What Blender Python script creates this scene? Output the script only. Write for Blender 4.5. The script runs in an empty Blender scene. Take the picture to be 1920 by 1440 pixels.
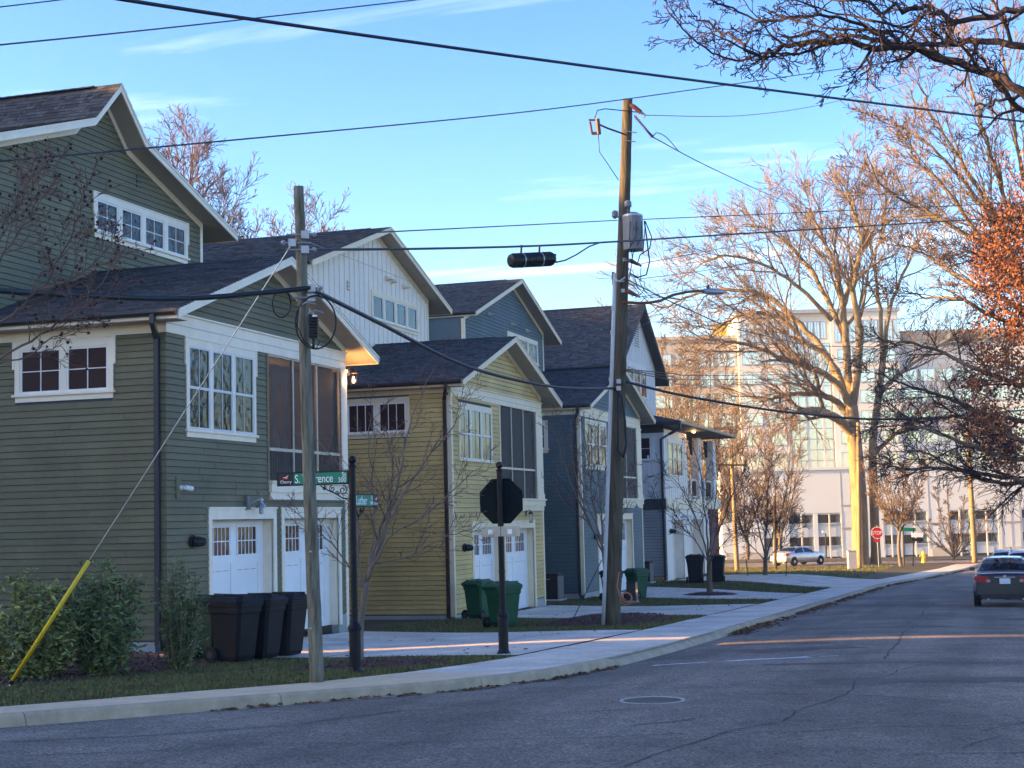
import bpy, math, random
from mathutils import Vector, Matrix
from math import sin, cos, tan, pi, radians, sqrt
R = random.Random(7)
scene = bpy.context.scene
col = scene.collection

# ---------------------------------------------------------------- camera
YAW, PITCH, ROLL, FPX = radians(17.345), radians(5.053), radians(1.437), 2880.0
_fw = Vector((-sin(YAW)*cos(PITCH), cos(YAW)*cos(PITCH), sin(PITCH)))
_r0 = Vector((cos(YAW), sin(YAW), 0)); _u0 = _r0.cross(_fw)
_rt = _r0*cos(ROLL) - _u0*sin(ROLL); _up = _rt.cross(_fw)
cd = bpy.data.cameras.new('camera'); cam = bpy.data.objects.new('camera', cd); col.objects.link(cam)
cd.sensor_fit = 'HORIZONTAL'; cd.sensor_width = 36.0; cd.lens = 36.0*FPX/1920.0
cd.clip_start = 0.1; cd.clip_end = 6000
cam.matrix_world = Matrix((( _rt.x, _up.x, -_fw.x, 0), (_rt.y, _up.y, -_fw.y, 0), (_rt.z, _up.z, -_fw.z, 0), (0, 0, 0, 1)))
scene.camera = cam

# ---------------------------------------------------------------- sky, sun, exposure
SUN_EL = radians(13.0)
SUN_AZ = Vector((-1.0, -0.45, 0)).normalized()           # horizontal direction towards the sun
sun_dir = Vector((SUN_AZ.x*cos(SUN_EL), SUN_AZ.y*cos(SUN_EL), sin(SUN_EL)))
world = bpy.data.worlds.new('World'); scene.world = world; world.use_nodes = True
wn, wl = world.node_tree.nodes, world.node_tree.links
wn.clear()
w_out = wn.new('ShaderNodeOutputWorld'); w_bg = wn.new('ShaderNodeBackground')
sky = wn.new('ShaderNodeTexSky'); sky.sky_type = 'NISHITA'; sky.sun_disc = False
sky.sun_elevation = SUN_EL
sky.sun_rotation = math.atan2(SUN_AZ.x, SUN_AZ.y)
sky.altitude = 200; sky.air_density = 1.0; sky.dust_density = 1.4; sky.ozone_density = 2.4
w_bg.inputs['Strength'].default_value = 0.15
# thin cirrus, the same all over the dome: stretched noise on the direction projected to a cloud layer
tc = wn.new('ShaderNodeTexCoord'); sep = wn.new('ShaderNodeSeparateXYZ'); wl.new(tc.outputs['Generated'], sep.inputs[0])
mz = wn.new('ShaderNodeMath'); mz.operation = 'MAXIMUM'; mz.inputs[1].default_value = 0.03; wl.new(sep.outputs['Z'], mz.inputs[0])
def wmath(op, a, b):
    n = wn.new('ShaderNodeMath'); n.operation = op
    for i, v in enumerate((a, b)):
        if isinstance(v, (int, float)): n.inputs[i].default_value = v
        else: wl.new(v, n.inputs[i])
    return n.outputs[0]
cx = wmath('DIVIDE', sep.outputs['X'], mz.outputs[0]); cy = wmath('DIVIDE', sep.outputs['Y'], mz.outputs[0])
comb = wn.new('ShaderNodeCombineXYZ'); wl.new(cx, comb.inputs[0]); wl.new(cy, comb.inputs[1])
mp = wn.new('ShaderNodeMapping'); mp.inputs['Rotation'].default_value = (0, 0, radians(62)); mp.inputs['Scale'].default_value = (0.35, 1.5, 1)
wl.new(comb.outputs[0], mp.inputs[0])
nz = wn.new('ShaderNodeTexNoise'); nz.inputs['Scale'].default_value = 1.1; nz.inputs['Detail'].default_value = 8; nz.inputs['Roughness'].default_value = 0.6; nz.inputs['Distortion'].default_value = 0.6
wl.new(mp.outputs[0], nz.inputs['Vector'])
cr = wn.new('ShaderNodeValToRGB'); cr.color_ramp.elements[0].position = 0.55; cr.color_ramp.elements[1].position = 0.90
cr.color_ramp.elements[1].color = (0.6, 0.6, 0.6, 1)
wl.new(nz.outputs['Fac'], cr.inputs[0])
# the blue is a little deeper than the raw sky; clouds take the sky's own brightness, desaturated and lifted
hs = wn.new('ShaderNodeHueSaturation'); hs.inputs['Saturation'].default_value = 1.17; hs.inputs['Hue'].default_value = 0.513; hs.inputs['Value'].default_value = 0.58; gm = wn.new('ShaderNodeGamma'); gm.inputs['Gamma'].default_value = 1.32; wl.new(sky.outputs[0], gm.inputs[0]); wl.new(gm.outputs[0], hs.inputs['Color'])
hc = wn.new('ShaderNodeHueSaturation'); hc.inputs['Saturation'].default_value = 0.25; hc.inputs['Value'].default_value = 1.45; wl.new(sky.outputs[0], hc.inputs['Color'])
mx = wn.new('ShaderNodeMixRGB'); wl.new(cr.outputs[0], mx.inputs[0]); wl.new(hs.outputs[0], mx.inputs[1]); wl.new(hc.outputs[0], mx.inputs[2])
wl.new(mx.outputs[0], w_bg.inputs['Color']); wl.new(w_bg.outputs[0], w_out.inputs['Surface'])

sd = bpy.data.lights.new('sun', 'SUN'); sun = bpy.data.objects.new('sun', sd); col.objects.link(sun)
sd.energy = 5.0; sd.angle = radians(0.55); sd.color = (1.0, 0.57, 0.19)
sun.rotation_euler = sun_dir.to_track_quat('Z', 'Y').to_euler(); sun.location = (0, 0, 60)
scene.view_settings.view_transform = 'Standard'; scene.view_settings.look = 'None'
scene.view_settings.exposure = 2.18; scene.view_settings.gamma = 1.0; scene.view_settings.use_curve_mapping = False

# ---------------------------------------------------------------- materials
MATS = {}
def pm(name, c, rough=0.7, var=0.15, scale=6.0, bump=0.0, bscale=60.0, metal=0.0, spec=0.3, orand=0.0, stretch=None, c2=None, detail=5):
    """procedural principled material: base colour broken up by noise, fine bump, optional per-object variation"""
    m = bpy.data.materials.new(name); m.use_nodes = True
    n, l = m.node_tree.nodes, m.node_tree.links
    b = n['Principled BSDF']
    b.inputs['Roughness'].default_value = rough; b.inputs['Metallic'].default_value = metal
    b.inputs['Specular IOR Level'].default_value = spec
    t = n.new('ShaderNodeTexCoord'); mpn = n.new('ShaderNodeMapping'); l.new(t.outputs['Object'], mpn.inputs[0])
    if stretch: mpn.inputs['Scale'].default_value = stretch
    nt = n.new('ShaderNodeTexNoise'); nt.inputs['Scale'].default_value = scale; nt.inputs['Detail'].default_value = detail; nt.inputs['Roughness'].default_value = 0.65
    l.new(mpn.outputs[0], nt.inputs['Vector'])
    rp = n.new('ShaderNodeValToRGB'); e = rp.color_ramp.elements
    e[0].position = 0.28; e[1].position = 0.72
    ca = tuple(x*(1-var) for x in c); cb = tuple(min(1, x*(1+var)) for x in c) if c2 is None else c2
    e[0].color = (*ca, 1); e[1].color = (*cb, 1)
    l.new(nt.outputs['Fac'], rp.inputs[0])
    src = rp.outputs[0]
    if orand > 0:
        oi = n.new('ShaderNodeObjectInfo'); mr = n.new('ShaderNodeMapRange'); mr.inputs['To Min'].default_value = 1-orand; mr.inputs['To Max'].default_value = 1+orand
        l.new(oi.outputs['Random'], mr.inputs['Value'])
        h = n.new('ShaderNodeHueSaturation'); l.new(mr.outputs[0], h.inputs['Value']); l.new(src, h.inputs['Color']); src = h.outputs[0]
    l.new(src, b.inputs['Base Color'])
    if bump > 0:
        n2 = n.new('ShaderNodeTexNoise'); n2.inputs['Scale'].default_value = bscale; n2.inputs['Detail'].default_value = 4
        l.new(mpn.outputs[0], n2.inputs['Vector'])
        bp = n.new('ShaderNodeBump'); bp.inputs['Strength'].default_value = bump; bp.inputs['Distance'].default_value = 0.02
        l.new(n2.outputs['Fac'], bp.inputs['Height']); l.new(bp.outputs[0], b.inputs['Normal'])
    MATS[name] = m
    return m
def attr_mix(m, attr, lo, hi):
    """multiply the base colour by a per-face attribute (shingle tabs, leaves)"""
    n, l = m.node_tree.nodes, m.node_tree.links; b = n['Principled BSDF']
    old = b.inputs['Base Color'].links[0].from_socket
    a = n.new('ShaderNodeAttribute'); a.attribute_name = attr
    mr = n.new('ShaderNodeMapRange'); mr.inputs['To Min'].default_value = lo; mr.inputs['To Max'].default_value = hi
    l.new(a.outputs['Fac'], mr.inputs['Value'])
    h = n.new('ShaderNodeHueSaturation'); l.new(mr.outputs[0], h.inputs['Value']); l.new(old, h.inputs['Color'])
    l.new(h.outputs[0], b.inputs['Base Color'])
    return m
def glass(name, tint=(0.02, 0.022, 0.025), rough=0.02, wave=0.25, wscale=2.2, spec=0.5, coat=0.0):
    m = pm(name, tint, rough, 0.1, 2, 0, spec=spec)
    n, l = m.node_tree.nodes, m.node_tree.links; b = n['Principled BSDF']; b.inputs['IOR'].default_value = 1.5
    b.inputs['Coat Weight'].default_value = coat
    t = n.new('ShaderNodeTexCoord'); nt = n.new('ShaderNodeTexNoise'); nt.inputs['Scale'].default_value = wscale; nt.inputs['Detail'].default_value = 1
    l.new(t.outputs['Object'], nt.inputs['Vector'])
    bp = n.new('ShaderNodeBump'); bp.inputs['Strength'].default_value = wave; bp.inputs['Distance'].default_value = 0.05
    l.new(nt.outputs['Fac'], bp.inputs['Height']); l.new(bp.outputs[0], b.inputs['Normal'])
    return m
def glow(name, c, s):
    m = bpy.data.materials.new(name); m.use_nodes = True; n = m.node_tree.nodes; b = n['Principled BSDF']
    b.inputs['Emission Color'].default_value = (*c, 1); b.inputs['Emission Strength'].default_value = s
    MATS[name] = m; return m
M = MATS
def speckle(m, sc, amt, st=None):
    n, l = m.node_tree.nodes, m.node_tree.links; b = n['Principled BSDF']; old = b.inputs['Base Color'].links[0].from_socket
    t = n.new('ShaderNodeTexCoord'); nt = n.new('ShaderNodeTexNoise'); nt.inputs['Scale'].default_value = sc; nt.inputs['Detail'].default_value = 3; mpn = n.new('ShaderNodeMapping'); mpn.inputs['Scale'].default_value = st or (1, 1, 1); l.new(t.outputs['Object'], mpn.inputs[0]); l.new(mpn.outputs[0], nt.inputs['Vector'])
    mr = n.new('ShaderNodeMapRange'); mr.inputs['From Min'].default_value = .3; mr.inputs['From Max'].default_value = .7; mr.inputs['To Min'].default_value = 1-amt; mr.inputs['To Max'].default_value = 1+amt; l.new(nt.outputs['Fac'], mr.inputs['Value'])
    h = n.new('ShaderNodeHueSaturation'); l.new(mr.outputs[0], h.inputs['Value']); l.new(old, h.inputs['Color']); l.new(h.outputs[0], b.inputs['Base Color'])
for nm, c in (('green', (0.158, 0.138, 0.072)), ('yellow', (0.62, 0.42, 0.145)), ('blue', (0.085, 0.125, 0.130)), ('grey', (0.38, 0.38, 0.36))):
    pm('siding_'+nm, c, 0.62, 0.10, 5, 0.25, 90, orand=0.08, stretch=(1, 1, 2.5)); speckle(M['siding_'+nm], .7, .16)
pm('batten_white', (0.86, 0.75, 0.60), 0.6, 0.06, 3, 0.1, 60)
pm('panel_white', (0.74, 0.70, 0.64), 0.6, 0.06, 3, 0.1, 60)
pm('trim', (0.90, 0.77, 0.58), 0.5, 0.07, 3, 0.08, 70)
pm('trim_cream', (0.86, 0.70, 0.46), 0.55, 0.07, 3, 0.08, 70)
pm('soffit', (0.42, 0.37, 0.29), 0.7, 0.1, 2)
pm('soffit_dark', (0.06, 0.055, 0.05), 0.7, 0.1, 2)
pm('sash', (0.66, 0.64, 0.62), 0.4, 0.05, 4)
pm('sash_white', (0.84, 0.80, 0.74), 0.4, 0.05, 4)
pm('door_white', (0.84, 0.81, 0.77), 0.42, 0.07, 1.0)
pm('gutter', (0.045, 0.045, 0.05), 0.35, 0.15, 4, metal=0.2)
pm('gutter_brown', (0.055, 0.035, 0.030), 0.4, 0.15, 4, metal=0.2)
pm('found', (0.40, 0.39, 0.36), 0.85, 0.15, 3, 0.3, 40)
pm('core', (0.08, 0.08, 0.08), 0.9, 0.1)
pm('interior', (0.09, 0.075, 0.06), 0.9, 0.15, 2)
pm('porch_wall', (0.62, 0.38, 0.18), 0.8, 0.1, 3)
attr_mix(pm('shingle', (0.060, 0.055, 0.052), 0.9, 0.3, 14, 0.5, 120), 'tab', 0.55, 1.7)
pm('ridge', (0.04, 0.034, 0.036), 0.9, 0.2, 10, 0.4, 90)
glass('pane', (0.018, 0.019, 0.022), 0.015, 0.12, 2.5, spec=.2)
glass('pane_wavy', (0.018, 0.02, 0.022), 0.01, 0.30, 3.2, spec=.22)
glass('pane_warm', (0.05, 0.02, 0.014), 0.02, 0.12, 2.5)
glass('office_glass', (0.62, 0.63, 0.60), 0.04, 0.05, 0.4, spec=1.0); M_OG = MATS['office_glass'].node_tree.nodes['Principled BSDF']; M_OG.inputs['Metallic'].default_value = 0.75
pm('asphalt', (0.200, 0.160, 0.122), 0.85, 0.20, 0.7, 0.7, 150, spec=0.35, detail=12)
speckle(M['asphalt'], 34, .7); speckle(M['asphalt'], 7, .16); speckle(M['asphalt'], 90, .5); speckle(M['asphalt'], 1.1, .22, (1, .06, 1)); speckle(M['asphalt'], .35, .18)
pm('asphalt_patch', (0.125, 0.105, 0.088), 0.9, 0.2, 2, 0.6, 160)
pm('road_paint', (0.62, 0.64, 0.64), 0.7, 0.35, 9)
pm('crack', (0.045, 0.038, 0.034), 0.95, 0.2)
pm('concrete', (0.64, 0.55, 0.43), 0.85, 0.14, 1.3, 0.3, 80, detail=9)
speckle(M['concrete'], 14, .12); speckle(M['concrete'], .9, .2)
pm('concrete_tan', (0.68, 0.50, 0.30), 0.85, 0.16, 2.0, 0.35, 80, detail=9)
pm('kerb', (0.46, 0.34, 0.22), 0.85, 0.25, 3, 0.5, 50, detail=8)
pm('leaf_litter', (0.085, 0.030, 0.018), 0.95, 0.5, 14, 0.8, 60)
pm('earth', (0.10, 0.08, 0.055), 0.95, 0.3, 2, 0.5, 30)
pm('lawn', (0.090, 0.080, 0.028), 0.95, 0.45, 1.6, 0.7, 90, c2=(0.135, 0.105, 0.048), detail=10)
pm('mulch', (0.085, 0.045, 0.032), 0.95, 0.5, 18, 0.9, 70)
attr_mix(pm('mulch_chip', (0.10, 0.05, 0.035), 0.95, 0.3, 8), 'tab', 0.4, 1.8)
attr_mix(pm('grass_blade', (0.125, 0.120, 0.036), 0.8, 0.3, 1.2), 'tab', 0.5, 1.6)
attr_mix(pm('dry_leaf', (0.19, 0.090, 0.042), 0.8, 0.3, 3), 'tab', 0.4, 1.6)
pm('pole_wood', (0.062, 0.042, 0.026), 0.85, 0.55, 13, 1.0, 45, stretch=(1, 1, 0.07), detail=12, c2=(0.15, 0.12, 0.075))
pm('pole_grey', (0.10, 0.072, 0.045), 0.85, 0.55, 20, 1.0, 60, stretch=(1, 1, 0.07), detail=12, c2=(0.30, 0.28, 0.20))
pm('galv', (0.36, 0.37, 0.39), 0.4, 0.12, 6, metal=0.6)
pm('transformer_grey', (0.17, 0.165, 0.17), 0.4, 0.08, 4)
pm('pvc', (0.46, 0.46, 0.45), 0.4, 0.06, 3)
pm('black_plastic', (0.012, 0.012, 0.014), 0.42, 0.2, 6, 0.15, 60)
pm('cart_black', (0.008, 0.0085, 0.011), 0.6, 0.3, 3, 0.15, 80, spec=0.2)
pm('cart_green', (0.010, 0.075, 0.030), 0.45, 0.15, 4, 0.1, 80)
pm('cart_dark_green', (0.008, 0.035, 0.020), 0.5, 0.15, 4, 0.1, 80)
pm('iron_black', (0.007, 0.008, 0.011), 0.45, 0.2, 8, spec=0.2)
pm('sign_back', (0.004, 0.008, 0.009), 0.8, 0.15, 3, spec=0.1)
pm('sign_green', (0.0, 0.20, 0.115), 0.4, 0.05, 3)
pm('sign_white', (0.85, 0.87, 0.85), 0.4, 0.03, 3)
pm('sign_red', (0.55, 0.012, 0.015), 0.4, 0.08, 3)
pm('sign_metal', (0.40, 0.38, 0.33), 0.45, 0.2, 10, metal=0.5)
pm('rust', (0.20, 0.07, 0.035), 0.8, 0.3, 12)
pm('insulator', (0.14, 0.05, 0.035), 0.25, 0.15, 6)
pm('orange_tube', (0.50, 0.16, 0.09), 0.5, 0.1)
pm('guard_yellow', (0.72, 0.50, 0.02), 0.45, 0.06, 5)
pm('hydrant_yellow', (0.72, 0.42, 0.02), 0.45, 0.1, 5)
pm('ac_unit', (0.05, 0.038, 0.036), 0.5, 0.15, 5)
pm('ac_side', (0.30, 0.27, 0.22), 0.5, 0.15, 5)
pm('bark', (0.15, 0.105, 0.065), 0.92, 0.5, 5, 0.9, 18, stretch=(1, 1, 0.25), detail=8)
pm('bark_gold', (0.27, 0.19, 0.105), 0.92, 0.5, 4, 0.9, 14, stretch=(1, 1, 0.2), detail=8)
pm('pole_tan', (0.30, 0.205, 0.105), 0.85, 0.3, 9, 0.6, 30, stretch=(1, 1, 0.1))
pm('bark_pale', (0.18, 0.14, 0.11), 0.9, 0.35, 5, 0.7, 22, stretch=(1, 1, 0.3), detail=8)
pm('bark_red', (0.14, 0.085, 0.066), 0.9, 0.3, 5, 0.4, 18)
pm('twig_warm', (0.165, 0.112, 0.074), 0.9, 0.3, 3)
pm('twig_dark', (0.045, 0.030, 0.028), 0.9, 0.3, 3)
pm('seedpod', (0.045, 0.022, 0.016), 0.85, 0.3, 9)
attr_mix(pm('leaf_green', (0.105, 0.135, 0.042), 0.5, 0.25, 2, spec=0.4), 'tab', 0.45, 1.9)
attr_mix(pm('leaf_olive', (0.19, 0.20, 0.055), 0.5, 0.25, 2, spec=0.4), 'tab', 0.45, 1.8)
attr_mix(pm('leaf_brown', (0.235, 0.080, 0.030), 0.65, 0.3, 1.5, spec=0.3), 'tab', 0.35, 1.7)
pm('office_wall', (0.56, 0.55, 0.51), 0.85, 0.06, 0.3)
pm('office_tan', (0.40, 0.35, 0.29), 0.85, 0.08, 0.3)
pm('deck_wall', (0.54, 0.55, 0.55), 0.85, 0.05, 0.2)
pm('deck_band', (0.30, 0.26, 0.22), 0.85, 0.1, 0.4)
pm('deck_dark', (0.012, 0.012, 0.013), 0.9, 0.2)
pm('painted_sun_patch', (0.85, 0.55, 0.01), 0.4, 0.04)  # bright yellow in place of sunlight catching the office top
pm('brick', (0.20, 0.06, 0.04), 0.85, 0.25, 6, 0.3, 60, orand=0.25)
pm('mortar', (0.28, 0.24, 0.21), 0.9, 0.1)
pm('tyre', (0.012, 0.012, 0.012), 0.8, 0.15)
pm('rim', (0.45, 0.45, 0.47), 0.3, 0.1, metal=0.8)
pm('plate', (0.60, 0.66, 0.72), 0.4, 0.2, 30)
pm('amber_light', (0.7, 0.25, 0.02), 0.2, 0.05)
def paint(name, c, metal=0.3):
    m = pm(name, c, 0.28, 0.05, 3, metal=metal, spec=0.5); m.node_tree.nodes['Principled BSDF'].inputs['Coat Weight'].default_value = 1.0; return m
paint('paint_dark', (0.018, 0.021, 0.030)); paint('paint_silver', (0.52, 0.50, 0.47)); paint('paint_white', (0.70, 0.71, 0.72), 0.0)
glass('car_glass', (0.012, 0.016, 0.018), 0.02, 0.0)
pm('tail_red', (0.28, 0.004, 0.008), 0.4, 0.05, spec=0.3)
pm('tail_clear', (0.40, 0.25, 0.26), 0.4, 0.05, spec=0.3)
glow('lamp_glow', (1.0, 0.52, 0.16), 7.0)
def screen_mat():
    m = bpy.data.materials.new('screen'); m.use_nodes = True; n, l = m.node_tree.nodes, m.node_tree.links
    o = n['Material Output']; b = n['Principled BSDF']; b.inputs['Base Color'].default_value = (0.035, 0.030, 0.028, 1); b.inputs['Roughness'].default_value = 0.6
    t = n.new('ShaderNodeBsdfTransparent'); mxs = n.new('ShaderNodeMixShader'); mxs.inputs[0].default_value = 0.45
    l.new(t.outputs[0], mxs.inputs[1]); l.new(b.outputs[0], mxs.inputs[2]); l.new(mxs.outputs[0], o.inputs['Surface']); MATS['screen'] = m
screen_mat()

# ---------------------------------------------------------------- mesh helpers
class MB:
    """collects faces and links them as ONE mesh object"""
    def __init__(s): s.v = []; s.f = []; s.a = []
    def quad(s, a, b, c, d, t=None):
        i = len(s.v); s.v += [a, b, c, d]; s.f.append((i, i+1, i+2, i+3)); s.a.append(t if t is not None else 0.5)
    def tri(s, a, b, c, t=0.5):
        i = len(s.v); s.v += [a, b, c]; s.f.append((i, i+1, i+2)); s.a.append(t)
    def hexa(s, p, t=0.5):
        """8 corners: 0-3 bottom ring, 4-7 top ring"""
        i = len(s.v); s.v += [tuple(q) for q in p]
        for f in ((3, 2, 1, 0), (4, 5, 6, 7), (0, 1, 5, 4), (1, 2, 6, 5), (2, 3, 7, 6), (3, 0, 4, 7)):
            s.f.append(tuple(i+k for k in f)); s.a.append(t)
        return s
    def box(s, x0, x1, y0, y1, z0, z1, t=0.5):
        return s.hexa([(x0, y0, z0), (x1, y0, z0), (x1, y1, z0), (x0, y1, z0), (x0, y0, z1), (x1, y0, z1), (x1, y1, z1), (x0, y1, z1)], t)
    def obox(s, c, ax, ay, az, t=0.5):
        """oriented box: centre and three half vectors"""
        c, ax, ay, az = Vector(c), Vector(ax), Vector(ay), Vector(az)
        return s.hexa([c-ax-ay-az, c+ax-ay-az, c+ax+ay-az, c-ax+ay-az, c-ax-ay+az, c+ax-ay+az, c+ax+ay+az, c-ax+ay+az], t)
    def tube(s, pts, rad, n=6, cap=True, t=0.5):
        pts = [Vector(p) for p in pts]
        if isinstance(rad, (int, float)): rad = [rad]*len(pts)
        base = len(s.v); m = len(pts); ref = None
        for i, p in enumerate(pts):
            d = (pts[min(i+1, m-1)] - pts[max(i-1, 0)])
            if d.length < 1e-9: d = Vector((0, 0, 1))
            d.normalize()
            if ref is None:
                ref = d.orthogonal().normalized()
            else:
                ref = ref - d*ref.dot(d)
                ref = d.orthogonal().normalized() if ref.length < 1e-6 else ref.normalized()
            bi = d.cross(ref); r = rad[i]
            for k in range(n):
                a = 2*pi*k/n
                s.v.append(tuple(p + ref*(cos(a)*r) + bi*(sin(a)*r)))
        for i in range(m-1):
            for k in range(n):
                a0 = base+i*n+k; a1 = base+i*n+(k+1) % n
                s.f.append((a0, a1, a1+n, a0+n)); s.a.append(t)
        if cap and n > 2:
            s.f.append(tuple(base+k for k in range(n-1, -1, -1))); s.a.append(t)
            s.f.append(tuple(base+(m-1)*n+k for k in range(n))); s.a.append(t)
        return s
    def lathe(s, c, prof, n=12, axis=(0, 0, 1), t=0.5):
        """profile of (radius, height) about an axis through c"""
        c = Vector(c); ax = Vector(axis).normalized(); u = ax.orthogonal().normalized(); w = ax.cross(u); base = len(s.v)
        for r, h in prof:
            for k in range(n):
                a = 2*pi*k/n; s.v.append(tuple(c+ax*h+u*(cos(a)*r)+w*(sin(a)*r)))
        for i in range(len(prof)-1):
            for k in range(n):
                a0 = base+i*n+k; a1 = base+i*n+(k+1) % n
                s.f.append((a0, a1, a1+n, a0+n)); s.a.append(t)
        s.f.append(tuple(base+k for k in range(n-1, -1, -1))); s.a.append(t)
        s.f.append(tuple(base+(len(prof)-1)*n+k for k in range(n))); s.a.append(t)
        return s
    def prism(s, ring, ext, t=0.5):
        """polygon ring of 3-D points extruded by a vector"""
        e = Vector(ext); n = len(ring); i = len(s.v)
        s.v += [tuple(Vector(p)) for p in ring] + [tuple(Vector(p)+e) for p in ring]
        s.f.append(tuple(i+k for k in range(n-1, -1, -1))); s.a.append(t)
        s.f.append(tuple(i+n+k for k in range(n))); s.a.append(t)
        for k in range(n):
            s.f.append((i+k, i+(k+1) % n, i+n+(k+1) % n, i+n+k)); s.a.append(t)
        return s
    def build(s, name, mat, parent=None, smooth=False, attr=False, kind=None, normals=True):
        org = Vector((0, 0, 0)); p = parent
        while p is not None: org += p.location; p = p.parent
        me = bpy.data.meshes.new(name)
        me.from_pydata([(v[0]-org.x, v[1]-org.y, v[2]-org.z) for v in s.v], [], s.f)
        if attr:
            a = me.attributes.new('tab', 'FLOAT', 'FACE'); a.data.foreach_set('value', s.a)
        if smooth: me.polygons.foreach_set('use_smooth', [True]*len(me.polygons))
        me.materials.append(M[mat] if isinstance(mat, str) else mat)
        me.update()
        o = bpy.data.objects.new(name, me); col.objects.link(o); o.parent = parent
        if kind: o['kind'] = kind
        return o
def tag(o, label=None, cat=None, group=None, kind=None):
    for k, v in (('label', label), ('category', cat), ('group', group), ('kind', kind)):
        if v: o[k] = v
    return o
def thing(name, loc, label, cat, group=None):
    o = bpy.data.objects.new(name, None); col.objects.link(o); o.location = loc; o.empty_display_size = 0.3
    return tag(o, label, cat, group)
def copy_tree(o, parent=None):
    c = o.copy(); col.objects.link(c); c.parent = parent
    for ch in [x for x in o.children]: copy_tree(ch, c)
    return c
def lerp(a, b, t): return a+(b-a)*t
def ss(t): t = max(0.0, min(1.0, t)); return t*t*(3-2*t)
def interp(tab, y):
    if y <= tab[0][0]: return tab[0][1]
    for (a, va), (b, vb) in zip(tab, tab[1:]):
        if y <= b: return lerp(va, vb, (y-a)/(b-a))
    return tab[-1][1]
def at(x, y, D):
    """the point seen at pixel (x, y) of the 1920 x 1440 photograph, D metres deep"""
    return (_fw + _rt*((x-960)/FPX) + _up*((720-y)/FPX))*D
# ---------------------------------------------------------------- terrain
ZK = [(-60, -0.06), (0, -1.62), (70, -3.44), (90, -3.85), (110, -4.1), (142, -4.15), (200, -6.0), (260, -8.0), (800, -14), (3000, -14)]
ZH = [(-60, -0.10), (0, -1.70), (27, -2.43), (48, -3.03), (63, -3.18), (76, -3.2), (92, -3.55), (110, -4.05), (142, -4.15), (200, -6.0), (260, -8.0), (800, -14), (3000, -14)]
KERB = [(-20, -60), (-2, -30), (7, -18), (11.5, -13), (14.7, -10.4), (17.2, -8.6), (19.5, -6.95), (21.5, -6.25), (24, -5.9), (28, -5.75), (32, -5.7), (76, -5.65), (85, -5.0), (97, -3.7), (110, -2.3), (121, -1.2), (3000, -1.2)]
def xk(y): return interp(KERB, y)
RK = [(-20, 45), (6, 20), (12, 8), (18, 3.0), (25, 1.6), (3000, 1.6)]
def xr(y): return interp(RK, y)
def T(x, y):
    k = interp(ZK, y)
    if x > xk(y)-1.5: return k
    h = interp(ZH, y)
    return lerp(k, h, ss((xk(y)-1.5-x)/5.5))
def road_z(x, y):
    xl, xq = max(xk(y), -12), min(xr(y), 8); c = (xl+xq)/2; w = max(1.0, (xq-xl)/2)
    u = max(-1, min(1, (x-c)/w))
    return T(max(x, xk(y)), y) - 0.125 + 0.055*(1-u*u)
def frange(a, b, n): return [a+(b-a)*i/n for i in range(n+1)]
ROWS = frange(-20, 8, 14) + frange(8.5, 33, 49) + frange(34, 123, 89)
def sheet(name, rows, xf, mat, zoff, zf=T, kind='structure', parent=None):
    mb = MB(); prev = None
    for y in rows:
        xs = xf(y); cur = []
        for x in xs:
            mb.v.append((x, y, zf(x, y)+zoff)); cur.append(len(mb.v)-1)
        if prev:
            for i in range(len(cur)-1):
                mb.f.append((prev[i], prev[i+1], cur[i+1], cur[i])); mb.a.append(0.5)
        prev = cur
    return mb.build(name, mat, parent, smooth=True, kind=kind if parent is None else None)
# base ground to the horizon, a little under everything
sheet('ground', [-900, -400, -100, -20, 0, 70, 110, 140, 200, 260, 500, 1400], lambda y: [-1200, -600, -200, -80, -20, 0, 20, 80, 200, 600, 1200], 'earth', -0.45)
LAT = [0.10, 1.0, 1.8, 2.6, 3.5, 4.5, 5.5, 6.5, 8, 10, 14, 20, 30, 50, 110]
lawn = sheet('lawn', ROWS, lambda y: [xk(y)-t for t in reversed(LAT)], 'lawn', 0.0)
sheet('verge', [6, 12, 18, 25, 40, 60, 80, 100, 123], lambda y: [xr(y)+0.1, xr(y)+1.5, xr(y)+5, xr(y)+15, xr(y)+120], 'lawn', 0.0)
sheet('far_lawn', frange(131.5, 190, 12)+[230, 300], lambda y: frange(-140, 120, 26), 'lawn', 0.0)
road = sheet('road', ROWS, lambda y: [lerp(xk(y)-0.02, xr(y)+0.02, (i/14)) for i in range(15)], 'asphalt', 0.0, road_z)
sheet('cross_street', frange(123.0, 131.5, 4), lambda y: frange(-140, 120, 26), 'asphalt', -0.03)
def swid(y): return lerp(1.15, 1.8, ss((y-14)/8))
SW_ROWS = [y for y in ROWS if 2 < y < 121]
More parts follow.
